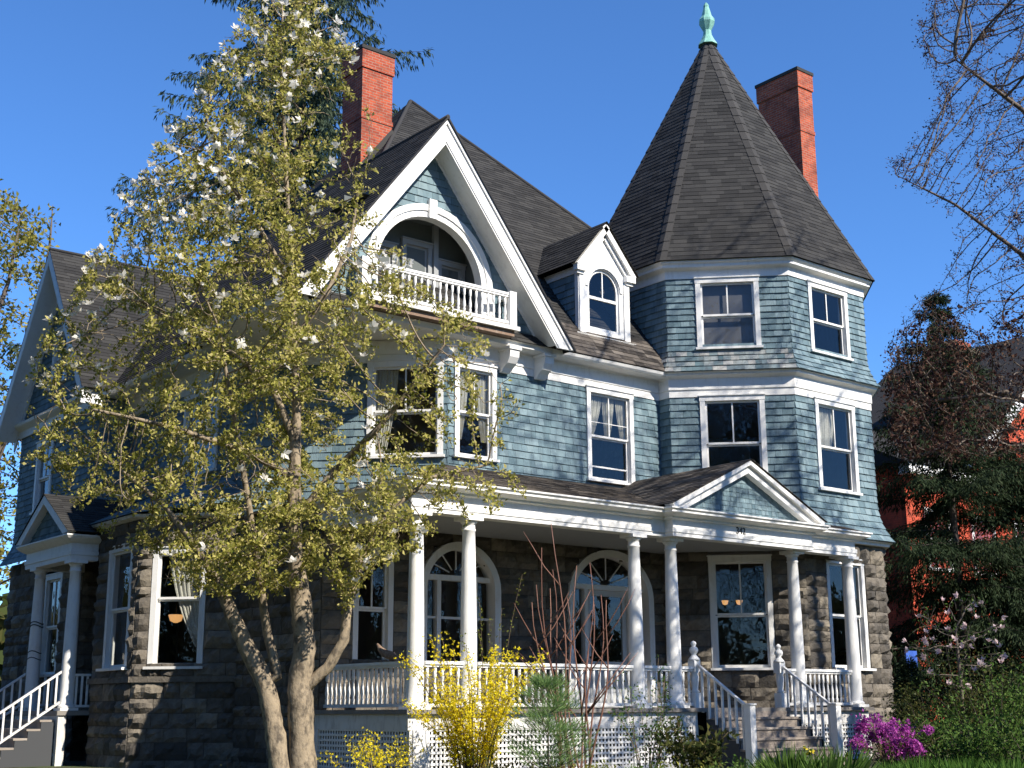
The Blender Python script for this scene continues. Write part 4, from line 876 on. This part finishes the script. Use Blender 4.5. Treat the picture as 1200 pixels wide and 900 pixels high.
# ---- conifers
def conifer(name, label, base, h, zmin, prof, droop, mat, bark, nb, seed, group=None, hang=.5, dens=1., maxn=60000, size=(.10, .2), skip=None, asp=.22):
    rg = random.Random(seed); rs = np.random.RandomState(seed); o = thing(name, label, 'tree', tuple(base), group); mb = MB(); mb.rv = .5; B = Vector(base)
    mb.tube([B - UP * .2, B + UP * h * .3, B + UP * h * .6, B + UP * h * .85, B + UP * h], [.011 * h, .0095 * h, .006 * h, .003 * h, .012], 8); L = Leaves(seed); C = []; D = []
    z = zmin
    while z < h * .99:
        Lb = prof(z / h); k = rg.randint(4, 6); a0 = rg.uniform(0, 6.28)
        for j in range(k):
            a = a0 + 2 * PI * j / k + rg.uniform(-.3, .3); l = Lb * rg.uniform(.72, 1.12); dx, dy = math.cos(a), math.sin(a); pts = []; n = 9
            if skip and rg.random() < skip(z, dx, dy): continue
            rise = rg.uniform(-.05, .22)
            for i in range(n + 1):
                t = i / n; zz = z + rise * l * t - droop * l * t * t * (1.0 - .55 * t) + .16 * l * max(0, t - .6) ** 1.3; pts.append(Vector((B.x + dx * l * t + rg.gauss(0, .02) * l * .2, B.y + dy * l * t + rg.gauss(0, .02) * l * .2, B.z + zz)))
            mb.tube(pts, [max(.006, .008 * l * (1 - t / (n + 1))) for t in range(n + 1)], 4)
            for i in range(1, n + 1):
                t = i / n; m = int((3 + 4 * dens) * (l / 3 + .5))
                for s_ in range(m):
                    q_ = pts[i - 1].lerp(pts[i], rg.random()); C.append(q_ + Vector((rg.gauss(0, .05), rg.gauss(0, .05), rg.uniform(0, .12)))); D.append(Vector((dx, dy, rg.uniform(0, .8))))
                    f = rg.random(); p = pts[i - 1].lerp(pts[i], f); sd = rg.choice((-1, 1)); sl = l * .30 * (1.15 - t) * rg.uniform(.5, 1.1) + .12
                    e_ = Vector((-dy * sd + dx * .55, dx * sd + dy * .55, -hang * rg.uniform(.3, 1.3))).normalized() * sl
                    k_ = max(2, int(sl / .11)); 
                    for c in range(k_): C.append(p + e_ * ((c + rg.random()) / k_) - UP * (abs(hang) * .25 * sl * ((c + .5) / k_) ** 2)); D.append(e_.normalized())
        z += (h / nb) * rg.uniform(.7, 1.3)
    C = np.array(C); D = np.array(D)
    if len(C) > maxn: i = rs.permutation(len(C))[:maxn]; C, D = C[i], D[i]
    for rep in range(2): L.add(C + rs.normal(0, .03, C.shape), size, 0, asp, .05, None, D, hang)
    mb.build('trunk', bark, o); L.build('crown', mat, o); return o
bs = on_ground(326, 52.); bs.z = .5
conifer('spruce_tree', 'towering blue-green spruce with drooping branches behind the left chimney', bs, 40, 13, lambda t: 14.0 * (1 - t) ** .8 + .2, .40, 'needle_blue', 'bark_dark', 36, 11, None, 1.1, 1.3, 80000, (.16, .36), lambda z, dx, dy: .22)
conifer('spruce_tree', 'dark drooping spruce beside the turret in front of the red house', on_ground(1136, 37.), 12.9, .6, lambda t: 6.6 * (1 - t) ** .95 + .1, .42, 'needle', 'bark_dark', 34, 12, None, .8, 2.2, 110000, (.08, .17), lambda z, dx, dy: .40 if z < 8.0 else .08)
conifer('spruce_tree', 'dark spruce at the right edge of the picture before the red house', on_ground(1215, 38.), 8.6, .8, lambda t: 4.8 * (1 - t) ** .6 + .1, .42, 'needle', 'bark_dark', 30, 14, None, .8, 2.2, 90000, (.08, .17), lambda z, dx, dy: .25)
conifer('yew_shrub', 'narrow dark evergreen shrub beside the foot of the turret', on_ground(1066, 30.), 2.1, .1, lambda t: .42 * (1 - t) ** .6 + .05, .05, 'needle', 'bark_dark', 22, 13, None, .1, .5, 9000, (.06, .12))
conifer('pine_sapling', 'young soft-needled pine in front of the porch lattice', on_ground(642, 20.3), 1.45, .25, lambda t: .72 * (1 - t) ** .5 + .08, -.45, 'needle_soft', 'bark_mid', 8, 15, None, -.6, .6, 2600, (.10, .19), lambda z, dx, dy: .3, .07)

def broad(name, label, base, att, seeds, bark, leafmat, size, per, thr, di=2.6, dk=.35, step=.25, r0=.008, seed=1, group=None, spread=.06, iters=120, leafname='crown', keep=None, cat='tree', asp=.5):
    o = thing(name, label, cat, tuple(base), group); P, par, rad = colonize(att, seeds, di, dk, step, iters, (0, 0, .05), .3, seed); R, ch = skeleton(P, par, rad, r0, 2.4)
    mb = MB(); mb.rv = .5; woody(mb, P, par, R, ch); mb.build('trunk', bark, o); rs = np.random.RandomState(seed); q = twigpts(P, par, R, thr, per, spread, rs)
    L = Leaves(seed); L.add(q, size, .2, asp)
    if keep is not None: q = twigpts(P, par, R, thr, keep[1], spread * 1.6, rs); q = np.array([p for p in q if keep[0](p)]); L.add(q, keep[2], .1, .6)
    L.build(leafname, leafmat, o); return o, P, par, R, ch
# budding purple-leaved tree to the right, its limbs reach into the frame and shade the turret
D = 22.0; rg = random.Random(3); att = []
rows = [(-320, 1180, 1420), (-200, 1120, 1450), (-120, 1090, 1450), (0, 1088, 1450), (55, 1066, 1450), (100, 1092, 1450), (150, 1082, 1450), (192, 1036, 1450), (225, 1068, 1450), (260, 1110, 1450), (330, 1100, 1450), (360, 1060, 1450), (400, 1040, 1450), (440, 1030, 1420), (500, 1035, 1400), (540, 1060, 1380)]
ys = [r[0] for r in rows]
while len(att) < 10000:
    y = rg.uniform(-320, 540); a = np.interp(y, ys, [r[1] for r in rows]); b = np.interp(y, ys, [r[2] for r in rows]); x = rg.uniform(a, b)
    p = P3(x, y, D + rg.uniform(-1, 1) * (2.0 + 2.2 * min(1, (x - a) / 200)))
    if gappy(p, .5, -.22): att.append(tuple(p))
TB_ = on_ground(1345, D)
sd = [([tuple(TB_ - UP * .2)] + pl([(1340, 700), (1335, 560), (1338, 420), (1345, 250), (1350, 60), (1350, -150)], D), [.26, .22, .2, .17, .13, .09, .04]),
      (pl([(1336, 500), (1270, 400, .6), (1200, 300, .9), (1120, 240, 1.), (1050, 205, 1.)], D), [.085, .06, .04, .022, .008]), (pl([(1340, 380), (1270, 240, -.6), (1200, 130, -1.), (1120, 70, -1.2)], D), [.085, .06, .038, .014]),
      (pl([(1345, 200), (1290, 60, .5), (1230, -60, .8), (1190, -180, 1.)], D), [.07, .05, .03, .012]), (pl([(1336, 560), (1260, 500, .8), (1180, 460, 1.4), (1090, 470, 1.8)], D), [.09, .07, .05, .02]), (pl([(1338, 480), (1420, 380), (1500, 250), (1560, 120)], D), [.1, .08, .05, .02]),
      (pl([(1336, 600), (1280, 560, 1.), (1200, 522, 1.5), (1130, 515, 1.8), (1060, 540, 2.)], D), [.05, .045, .035, .025, .01])]
o, P, par, R, ch = broad('budding_tree', 'leafless purple-budded tree reaching in from the right edge over the spruces', TB_, att, sd, 'bark_mid', 'bud', (.028, .06), 3, .014, 1.5, .13, .13, .0047, 5, None, .045, 170, 'crown', (lambda p: p[2] < 7.9 + .8 * mn.noise(Vector(p) * .8) and gappy(p, 1.1, -.02), 5, (.042, .095))); print('BUD', len(P))
# bare street tree outside the frame to the right: its twigs dapple the turret and the porch
rg = random.Random(17); att = []
while len(att) < 1500:
    a, b, c = rg.uniform(-1, 1), rg.uniform(-1, 1), rg.uniform(-1, 1)
    if a * a + b * b + c * c < 1:
        p = (27.5 + 7.5 * a, 5.5 + 4 * b, 16.5 + 6.5 * c)
        if gappy(p, .35, -.1): att.append(p)
sd = [([(29, 5.5, 0), (28.8, 5.4, 5), (28.4, 5.6, 10), (28, 5.5, 15), (27.6, 5.6, 20)], [.34, .28, .22, .14, .05]), ([(28.6, 5.5, 8), (25.5, 5.2, 12), (22.5, 5.6, 15.5)], [.15, .11, .04]), ([(28.5, 5.5, 9), (31, 6, 13), (33, 6.4, 17)], [.14, .1, .04])]
broad('bare_street_tree', 'tall bare street tree standing at the kerb outside the picture on the right', Vector((29, 5.5, 0)), att, sd, 'bark_mid', 'bud', (.05, .11), 2, .02, 3., .3, .3, .010, 18, None, .07, 120)
# yellow-green tree far left
D = 48.; rg = random.Random(8); att = []
while len(att) < 3000:
    y = rg.uniform(215, 700); x = rg.uniform(-150, 95); c = -25; 
    if ((x - c) / 122) ** 2 + ((y - 480) / 265) ** 2 > 1: continue
    p = P3(x, y, D + rg.uniform(-3.5, 3.5))
    if gappy(p, .33, -.12): att.append(tuple(p))
TB_ = on_ground(-30, D)
sd = [([tuple(TB_)] + pl([(-28, 700), (-30, 560), (-22, 420), (-25, 300)], D), [.4, .33, .25, .15, .05]), (pl([(-28, 600), (10, 500), (40, 400), (58, 290), (62, 240)], D), [.18, .14, .09, .05, .02]), (pl([(-22, 420), (10, 330), (25, 250)], D), [.12, .07, .03]), (pl([(10, 500), (30, 520), (60, 480)], D), [.1, .07, .03]), (pl([(-30, 560), (-80, 460), (-110, 380)], D), [.16, .12, .05])]
broad('spring_tree', 'yellow-green spring tree beyond the left gable', TB_, att, sd, 'bark_mid', 'leaf_yellow', (.14, .27), 7, .035, 5, .55, .38, .013, 6, None, .15, 140)

# ---- trees added outside the picture to block sky light and darken window reflections
def bulk(name, label, base, h, rad, mat, seed, n=15000, group=None):
    rs = np.random.RandomState(seed); rg = random.Random(seed); o = thing(name, label, 'tree', tuple(base), group); B = np.array(base); mb = MB(); mb.rv = .5
    b = Vector(base); mb.tube([b - UP * .2, b + UP * h * .35, b + UP * h * .7, b + UP * h * .95], [.35, .28, .15, .03], 8); C = []
    for i in range(34):
        a = rg.uniform(0, 6.28); z = rg.uniform(.22, .9); r_ = rad * math.sin(PI * min(1, (z - .1) / .95)) ** .7 * rg.uniform(.5, .95); c = b + Vector((math.cos(a) * r_, math.sin(a) * r_, h * z)); mb.tube([b + UP * h * max(.12, z - .2), (b + UP * h * max(.15, z - .1)).lerp(c, .5), c], [.10, .07, .02], 5)
        C.append(np.array(c) + rs.normal(0, rad * .24, (n // 34, 3)))
    mb.build('trunk', 'bark_dark', o); L = Leaves(seed); L.add(np.concatenate(C), (.16, .42), .2, .5); L.build('crown', mat, o); return o
def dup_tree(o, loc, s_, label):
    r = o.copy(); COL.objects.link(r); r.location = loc; r.scale = (s_, s_, s_); r.rotation_euler = (0, 0, s_ * 20); r['label'] = label
    for c in o.children: d = c.copy(); COL.objects.link(d); d.parent = r
ta = bulk('sky_block_evergreen', 'added unseen evergreen blocking sky light, nearest the stone bay', (-2.6, 22.5, .3), 18, 4.6, 'needle', 91, group='added evergreens that block sky light from the side')
for x, y, s_, lab in ((1.2, 31.5, 1.08, 'added unseen evergreen blocking sky light, level with the side porch'), (0.5, 40, 1.15, 'added unseen evergreen blocking sky light, behind the left gable'), (-11.5, 15.5, .95, 'added unseen evergreen blocking sky light, nearest the street')): dup_tree(ta, (x, y, .3), s_, lab)
tb = bulk('sky_block_tree', 'added unseen tree blocking low sky straight behind the photographer', (-3, -12, 0), 22, 7.5, 'leaf_dull', 92, 18000, 'added trees that block low sky')
for x, y, s_, lab in ((11.5, -16, 1.0, 'added unseen tree blocking low sky opposite the porch steps'), (26, -19, .95, 'added unseen tree blocking low sky opposite the turret'), (-16, -5, 1.05, 'added unseen tree blocking low sky opposite the side garden'), (-24, 10, 1.1, 'added unseen tree blocking low sky farthest from the turret'), (42, -18, .9, 'added unseen tree blocking low sky nearest the red house')): dup_tree(tb, (x, y, 0), s_, lab)

# ---- wooded skyline all round
rs = np.random.RandomState(5); L = Leaves(5); C = []
for i in range(26000):
    a = rs.uniform(0, 2 * PI); r_ = rs.uniform(72, 88); hh = 8 + 5 * mn.noise(Vector((a * 9, 0, 0))) + 3 * mn.noise(Vector((a * 31, 5, 0))); C.append((10 + r_ * math.cos(a), 8 + r_ * math.sin(a), hh * rs.uniform(0, 1) ** .8))
L.add(np.array(C), (1.0, 2.2), .2, .7); wd = L.build('distant_woods', 'leaf_dull', None, (10, 8, 0)); wd['kind'] = 'stuff'

# ---- shrubs
def stems(o, base, n, spread, h, rad, mat, rg, arch_=.5, seg=8, r=.012):
    mb = MB(); mb.rv = .5; out = []; B = Vector(base)
    for i in range(n):
        a = rg.uniform(0, 2 * PI); s_ = spread * math.sqrt(rg.random()); hh = h * rg.uniform(.55, 1.05); b = B + Vector((math.cos(a), math.sin(a), 0)) * rad * rg.random(); pts = []; w1, w2 = rg.uniform(-1, 1), rg.uniform(-1, 1)
        for j in range(seg + 1):
            t = j / seg; pts.append(b + Vector((math.cos(a) * s_ * (t * .4 + t * t * .6) + w1 * .05 * math.sin(t * 5) * h * .4, math.sin(a) * s_ * (t * .4 + t * t * .6) + w2 * .05 * math.sin(t * 4 + 1) * h * .4, hh * (t - arch_ * t * t * .5 * s_ / max(spread, .01)) - .05)))
        mb.rv = rg.random(); mb.tube(pts, [r * (1 - .75 * j / seg) for j in range(seg + 1)], 4); out.append(pts)
    mb.build('stems', mat, o); return out
def along(sts, n, t0, t1, spread, rs):
    C = []
    for i in range(n):
        p = sts[rs.randint(len(sts))]; t = min(1.0, t0 + (t1 - t0) * rs.rand() ** .8) * (len(p) - 1); k = min(int(t), len(p) - 2); q = p[k].lerp(p[k + 1], t - k); C.append(tuple(q + Vector(rs.normal(0, spread, 3))))
    return np.array(C)
def shrub(name, label, base, n, spread, h, parts, stemmat='twig', seed=1, arch_=.5, rad=.15, r=.011, cat='shrub', group=None, spr=.06):
    rg = random.Random(seed); rs = np.random.RandomState(seed); o = thing(name, label, cat, tuple(base), group); st = stems(o, base, n, spread, h, rad, stemmat, rg, arch_, 8, r)
    for pn, mat, k, size, t0, t1, kind in parts:
        L = Leaves(seed + len(pn)); C = along(st, k, t0, t1, spr, rs)
        if kind == 'f': L.flowers(C, size, 4, .5, .8)
        elif kind == 'c':      # rounded flower heads
            H_ = C[:max(1, k // 40)]; Q = np.repeat(H_, 40, 0) + rs.normal(0, .05, (len(H_) * 40, 3)); L.flowers(Q, size, 4, .7, .8)
        else: L.add(C, size, .4, .45)
        L.build(pn, mat, o)
    return o
shrub('forsythia', 'large yellow forsythia in full bloom before the porch corner', on_ground(556, 21.6), 48, 1.05, 2.6, [('blossoms', 'forsythia', 5200, (.026, .048), .16, 1., 'f'), ('leaves', 'leaf_lime', 500, (.03, .06), .3, 1., 'l')], 'twig', 21, .5, .3, .012, 'shrub', None, .055)
shrub('forsythia', 'small low yellow forsythia spray left of the porch pier', on_ground(440, 21.4), 18, .78, .9, [('blossoms', 'forsythia', 560, (.025, .042), .55, 1., 'f'), ('leaves', 'leaf_lime', 130, (.03, .055), .2, 1., 'l')], 'twig', 22, .4, .2, .008)
# leggy green shoots rising through the forsythia
shrub('leafy_shoots', 'thin green leafy shoots rising beside the forsythia', on_ground(575, 21.9), 8, .55, 3.5, [('leaves', 'leaf_lime', 330, (.03, .06), .45, 1., 'l')], 'twig', 23, .1, .2, .007, 'shrub', None, .02)
rg = random.Random(31); o = thing('red_twig_shrub', 'tall leafless red-stemmed shrub before the porch', 'shrub', tuple(on_ground(680, 21.9))); B = Vector(BASE[o]); mb = MB()
for i in range(12):
    mb.rv = rg.random(); a = rg.uniform(-.78, .55); dep = rg.uniform(-.4, .4); hh = rg.uniform(2.6, 4.25); pts = []
    for j in range(9):
        t = j / 8; pts.append(B + RH * (a * (.25 + .75 * t ** .7) + .06 * math.sin(t * 7 + i)) + FH * (dep * t + .04 * math.sin(t * 6 + i * 2)) + UP * (hh * t - .05))
    mb.tube(pts, [.021 * (1 - .7 * j / 8) for j in range(9)], 5)
    for k in range(rg.randint(1, 3)):
        j = rg.randint(2, 6); s_ = rg.choice((-1, 1)); l = rg.uniform(.4, 1.1); q = [pts[j] + (RH * s_ * (.55 * l * u ** .8) + FH * rg.uniform(-.2, .2) * l * u + UP * l * u * .85) for u in (0, .35, .7, 1.)]; mb.tube(q, [.011, .009, .007, .003], 4)
for i in range(5):
    a = rg.uniform(-.9, .9); q = [B + UP * 1.0 + RH * .1 * a, B + UP * 1.6 + RH * a * .8, B + UP * 2.0 + RH * a * 1.3 + FH * .2]; mb.tube(q, [.013, .010, .004], 4)
mb.build('stems', 'redtwig', o)
shrub('climbing_rose', 'bright green leafy shrub sprawling against the white porch lattice', on_ground(757, 22.4), 16, .72, 1.95, [('leaves', 'leaf_green', 950, (.035, .075), .2, 1., 'l')], 'twig', 24, .35, .25, .008)
shrub('rhododendron', 'dark olive rhododendron left of the front steps', on_ground(812, 21.9), 16, .62, .98, [('leaves', 'leaf_dull', 700, (.08, .15), .3, 1., 'l')], 'twig', 25, .4, .2, .012)
shrub('azalea', 'magenta flowering azalea right of the front steps', on_ground(1040, 24.), 34, .72, 1.02, [('blossoms', 'magenta', 1700, (.03, .055), .5, 1.02, 'c'), ('leaves', 'leaf_dull', 450, (.04, .09), .1, .95, 'l')], 'twig', 26, .25, .25, .012)
lows = [(690, 20.2, .55, .34, 'leaf_lime', 'low lime green shrub at the left end of the front border'), (745, 20.6, .5, .30, 'leaf_green', 'low fresh green shrub below the porch lattice'), (800, 20.5, .5, .33, 'leaf_lime', 'low yellow-green shrub nearest the dark rhododendron'),
        (862, 21.0, .4, .36, 'leaf_green', 'low bluish clump just left of the daffodils'), (610, 20.1, .5, .42, 'leaf_dull', 'low olive shrub at the foot of the pine sapling')]
for i, (px, d, sp, h, mt, lab) in enumerate(lows): shrub('low_shrub', lab, on_ground(px, d), 26, sp, h, [('leaves', mt, 900, (.04, .085), .25, 1., 'l')], 'twig', 40 + i, .2, .3, .007, 'shrub', 'low shrubs along the front border')
big = [(1098, 27.5, 1.0, 1.6, 'leaf_dull', 1500, 'mid green bush behind the azalea'), (1165, 26.5, 1.1, 1.9, 'leaf_green', 1500, 'tall olive green bush at the right edge'), (1130, 24.2, .9, 1.0, 'leaf_green', 1300, 'low green bush right of the azalea'), (1205, 24., 1.0, 1.0, 'leaf_green', 1200, 'low green bush cut by the right edge'), (1150, 31., 1.2, 2.6, 'leaf_dull', 1500, 'tall loose bush under the spruces')]
for i, (px, d, sp, h, mt, k, lab) in enumerate(big): shrub('green_bush', lab, on_ground(px, d), 24, sp, h, [('leaves', mt, k * 2, (.05, .10), .15, 1.04, 'l')], 'bark_dark', 50 + i, .2, .5, .012, 'shrub', 'bushes at the right side of the garden', .10)
# young pink magnolia
rg = random.Random(9); att = [tuple(P3(1122 + 62 * a, 752 + 58 * b, 28 + 1.0 * c)) for a, b, c in [(rg.uniform(-1, 1), rg.uniform(-1, 1), rg.uniform(-1, 1)) for _ in range(420)] if a * a + b * b < 1]
TB_ = on_ground(1128, 28.); o, P, par, R, ch = broad('young_magnolia', 'small pale pink flowering magnolia beneath the spruces', TB_, att, [([tuple(TB_ - UP * .1)] + pl([(1126, 800), (1120, 740)], 28), [.05, .04, .02])], 'bark_mid', 'leaf_green', (.05, .09), 1, .009, 1.2, .16, .11, .005, 7, None, .03, 60)
rs = np.random.RandomState(3); L = Leaves(8); tp = [P[i] for i in range(len(P)) if not ch[i] and rs.rand() < .36]; L.flowers(tp, (.075, .13), 7, .55, .7); L.build('blossoms', 'pink', o)
# daffodils
def daffodil(label, base, n, fl, seed, mat='leaf_green', sz=(.42, .68)):
    rs = np.random.RandomState(seed); o = thing('daffodil_clump', label, 'flower', tuple(base), 'daffodils by the front steps'); B = np.array(base); L = Leaves(seed); C = B + rs.normal(0, .16, (n, 3)) * np.array([1, 1, 0]); L.add(C, sz, 1.6, .06, .02); L.build('leaves', mat, o)
    F_ = Leaves(seed + 1); m = MB(); m.rv = .5
    for dx, dz in fl:
        p = Vector(B) + RH * dx - FH * .25 + UP * dz; F_.flowers([tuple(p)], (.05, .06), 6, .7, .95); m.tube([Vector(B) + RH * dx * .7 - FH * .2, p], [.006, .005], 4); m.lathe((p.x, p.y, p.z), [(.014, 0), (.02, .03), (.026, .045)], 8)
    
    if fl: m.build('stalks', 'leaf_green', o); F_.build('blossoms', 'daffodil', o)
daffodil('daffodil clump with two yellow flowers before the front steps', on_ground(922, 20.6), 300, [(.18, .52), (.28, .48), (.24, .44)], 61); daffodil('smaller daffodil clump with one flower beside the right stair post', on_ground(985, 21.4), 120, [(.0, .40)], 62)
daffodil('flowerless daffodil clump nearest the azalea', on_ground(962, 20.4), 120, [], 63)
for i, (px, d, lab) in enumerate(((1075, 20.2, 'clump of green strap leaves right below the azalea'), (1125, 19.8, 'clump of green strap leaves second from the right edge'), (1180, 20.0, 'clump of green strap leaves nearest the right edge'))): daffodil(lab, on_ground(px, d), 240, [], 64 + 2 * i, 'grass', (.22, .5))
shrub('weed_tuft', 'small bright green weed at the foot of the stone bay', on_ground(196, 21.2), 12, .2, .30, [('leaves', 'leaf_lime', 120, (.05, .09), .2, 1., 'l')], 'twig', 70, .2, .06, .005, 'plant')
shrub('dry_twigs', 'small bare dry twigs left of the magnolia trunks', on_ground(275, 21.5), 9, .25, .55, [('buds', 'leaf_dull', 14, (.02, .04), .4, 1., 'l')], 'twig', 71, .1, .08, .006, 'plant')
# grass
rs = np.random.RandomState(77); L = Leaves(77); C = []
for i in range(15000):
    p = on_ground(rs.uniform(1030, 1330), rs.uniform(17.5, 25)); C.append(tuple(p))
L.add(np.array(C), (.14, .34), 1.5, .07, .04); g = L.build('grass', 'grass', None, tuple(on_ground(1140, 21))); g['kind'] = 'stuff'

# ---- ground sheet
n = 80; mb = MB(); xs = [-400 + 0, -200, -100, -60] + [-40 + i * 2.0 for i in range(61)] + [100, 160, 260, 500, 900]; ysg = [-200, -100, -50] + [-20 + i * 2.0 for i in range(51)] + [100, 160, 260, 500, 900]
gi = len(xs)
for y in ysg:
    for x in xs: mb.v.append((x, y, ground_z(x, y) - .02))
for j in range(len(ysg) - 1):
    for i in range(gi - 1): mb.f.append((j * gi + i, j * gi + i + 1, (j + 1) * gi + i + 1, (j + 1) * gi + i)); mb.r.append(.5); mb.sm.append(True)
g = mb.build('ground', 'ground', None, (0, 0, 0)); g['kind'] = 'structure'

# ---- red neighbour
RB = thing('red_house', 'bright red painted house with white trim half hidden behind the spruces', 'house', (42, 31, .48)); ry = 26.5; RFm = Fr((0, ry, 0), (0, -1, 0))
m = MB(); m.rv = .5; m.box(38.5, 56, ry, 38, .3, 9.6); m.build('wall', 'redhouse', RB)
gx, gw_, ge, ga = 50.0, 7.2, 10.6, 16.0
m = MB(); m.prism(RFm, [(gx - gw_, 9.3), (gx + gw_, 9.3), (gx + gw_, ge), (gx, ga), (gx - gw_, ge)], -8, .004); m.build('gable', 'redhouse', RB)
m = MB(); m.rv = .2
for sx in (-1, 1):
    a, b = (gx, ga + .35), (gx + sx * (gw_ + .5), ge - .15); p = [a, b, (b[0], b[1] - .55), (a[0], a[1] - .55)]; m.prism(RFm, p if sx < 0 else p[::-1], .001, .5)
m.fbox(RFm, 38.2, gx - gw_ - .6, 9.25, 9.6, .001, .45); m.build('white_trim', 'white', RB)
m = MB()
for sx in (-1, 1):
    a, b = (gx, ga + .5), (gx + sx * (gw_ + .6), ge - .1); m.rv = .3; p = [a, b, (b[0], b[1] - .12), (a[0], a[1] - .12)]; m.prism(RFm, p if sx < 0 else p[::-1], -8, .55)
m.rv = .4; m.prism(Fr((38.0, 0, 0), (-1, 0, 0)), [(-26.0, 9.61), (-32.2, 12.6), (-38.5, 9.61)][::-1], -19, 0); m.build('roof', 'roof', RB)
m = MB(); m.box(45.2, 46.3, 28.3, 29.4, 10, 15.6); m.build('chimney', 'brick', RB)
for u, v in ((40.2, 6.2), (43.0, 6.2), (45.8, 6.2), (40.2, 2.2), (43.0, 2.2), (46.0, 2.2), (50.5, 6.2), (50.5, 2.2), (51.0, 10.6)):
    m = MB(); m.rv = .2; w_, h_ = .62, 1.9 if v < 10 else 1.5
    for a, b, c, d in ((u - w_ - .14, u - w_, v - .1, v + h_ + .14), (u + w_, u + w_ + .14, v - .1, v + h_ + .14), (u - w_, u + w_, v + h_, v + h_ + .14), (u - w_, u + w_, v - .1, v), (u - w_, u + w_, v + h_ / 2, v + h_ / 2 + .06)): m.fbox(RFm, a, b, c, d, .002, .08)
    wo = m.build('window', 'white', RB); m = MB(); m.face([RFm.p(u - w_, v, .02), RFm.p(u + w_, v, .02), RFm.p(u + w_, v + h_, .02), RFm.p(u - w_, v + h_, .02)]); m.build('pane', 'glass', wo)
m = MB(); sp = P3(1068, 775, 33.); m.box(sp.x - .22, sp.x + .22, sp.y - .02, sp.y + .02, sp.z - .15, sp.z + .25); m.rv = .1; m.box(sp.x - .03, sp.x + .03, sp.y + .021, sp.y + .07, .3, sp.z + .2); tag(m.build('yard_sign', 'bluesign', None, (sp.x, sp.y, .45)), 'small blue sign on a post between the turret and the red house', 'sign')

# ---- things on and in the house
def pendant(fr_pt, label, r=.16, top=5.2):
    o = thing('pendant_lamp', label, 'lamp', tuple(fr_pt)); x, y, z = fr_pt; m = MB(); m.lathe((x, y, z), [(r * .25, -.10), (r * .75, -.06), (r, .06), (r * .98, .07), (r * .3, .075)], 16); m.build('lamp_shade', 'lamp', o); m = MB(); m.tube([(x, y, z + .08), (x, y, top)], [.008, .008], 5); m.build('cord', 'black', o)
a = BN.p(.62, 3.6, -.75); pendant((a.x, a.y, 3.55), 'lit amber pendant lamp behind the bay window')
F_ = tface(-1, 3.6); a = F_.p(-.12, 4.02, -1.6); o = thing('chandelier', 'small lit chandelier with two glowing shades behind the tall porch window', 'lamp', tuple(a)); m = MB()
m.tube([a + UP * .1, (a.x, a.y, 5.28)], [.01, .01], 5); m.tube([a + F_.U * -.16, a + UP * -.04, a + F_.U * .16], [.01] * 3, 5); m.build('arm', 'black', o)
for s_ in (-1, 1): c = a + F_.U * .17 * s_; m = MB(); m.lathe((c.x, c.y, c.z), [(.02, 0), (.06, .02), (.085, .10), (.08, .11)], 12); m.build('lamp_shade', 'lamp', o)
curtain(BN, [(.66, 1.46, 1.30, 1.46, 4.86, 2.9)], -.14, 'white lace curtain drawn to the side of the bay window'); curtain(BW, [(-27.95, -27.5, -27.7, -27.5, 5.0, 2.7)], -.14, 'narrow lace curtain in the side window of the stone bay')
curtain(NW_, [(20.32, 20.80, 20.32, 20.52, 8.72, 7.72), (20.82, 21.2, 20.9, 21.05, 8.72, 7.72), (21.25, 21.56, 21.4, 21.56, 8.72, 7.75)], -.13, 'pale gathered curtains in the second floor window left of the turret'); F_ = tface(0); curtain(F_, [(-.6, .12, -.55, -.02, 8.70, 7.7)], -.13, 'pale curtain in the lower turret window on the right')
curtain(NW_, [(16.55, 16.9, 16.55, 16.72, 8.72, 7.2), (17.08, 17.42, 17.25, 17.42, 8.72, 7.2)], -.13, 'pale curtains in the narrow second floor window beside the corner window'); curtain(CH_, [(CHL - 1.6, CHL - 1.1, CHL - 1.6, CHL - 1.35, 8.7, 6.9)], -.13, 'pale curtain in the corner window behind the magnolia')
F_ = tface(0, 3.6); m = MB(); m.fbox(F_, .18, .32, 2.68, 2.84, -.165, -.16); tag(m.build('notice_card', 'paper', None, tuple(F_.p(.25, 2.68, -.16))), 'small white card in the ground floor turret window', 'card')
F_ = tface(-1); m = MB(); m.rv = .5; m.face([F_.p(-.6, 10.95, -.13), F_.p(.6, 10.95, -.13), F_.p(.6, 11.7, -.13), F_.p(-.6, 11.7, -.13)]); m.face([F_.p(-.6, 10.15, -.17), F_.p(.6, 10.15, -.17), F_.p(.6, 10.94, -.17), F_.p(-.6, 10.94, -.17)]); tag(m.build('window_shade', 'shade', None, tuple(F_.p(0, 11.7, -.13))), 'plain grey shade drawn down in the upper turret window facing the street', 'window shade')
# weathered curved wood on the side rail
m = MB(); m.rv = .5; c = Vector((13.42, 20.15, 2.42)); q = [c + Vector((0, -.28, .04)), c + Vector((.0, -.10, .10)), c + Vector((0, .10, .15)), c + Vector((0, .26, .24)), c + Vector((.0, .36, .33))]; m.tube(q, [.05, .085, .075, .05, .02], 8); tag(m.build('driftwood', 'drift', None, tuple(c)), 'curved weathered brown piece of wood resting on the porch rail', 'wood')
m = MB(); m.rv = .5
for z in (3.55, 3.62, 2.95, 2.80): m.tube([(WX + .145 * math.cos(t), 31.75 + .145 * math.sin(t), z + .03 * math.sin(2 * t)) for t in [i * PI / 8 for i in range(17)]], .012, 5)
tag(m.build('black_cable', 'black', None, (WX, 31.75, 2.8)), 'black cable wound round the side porch column', 'cable')
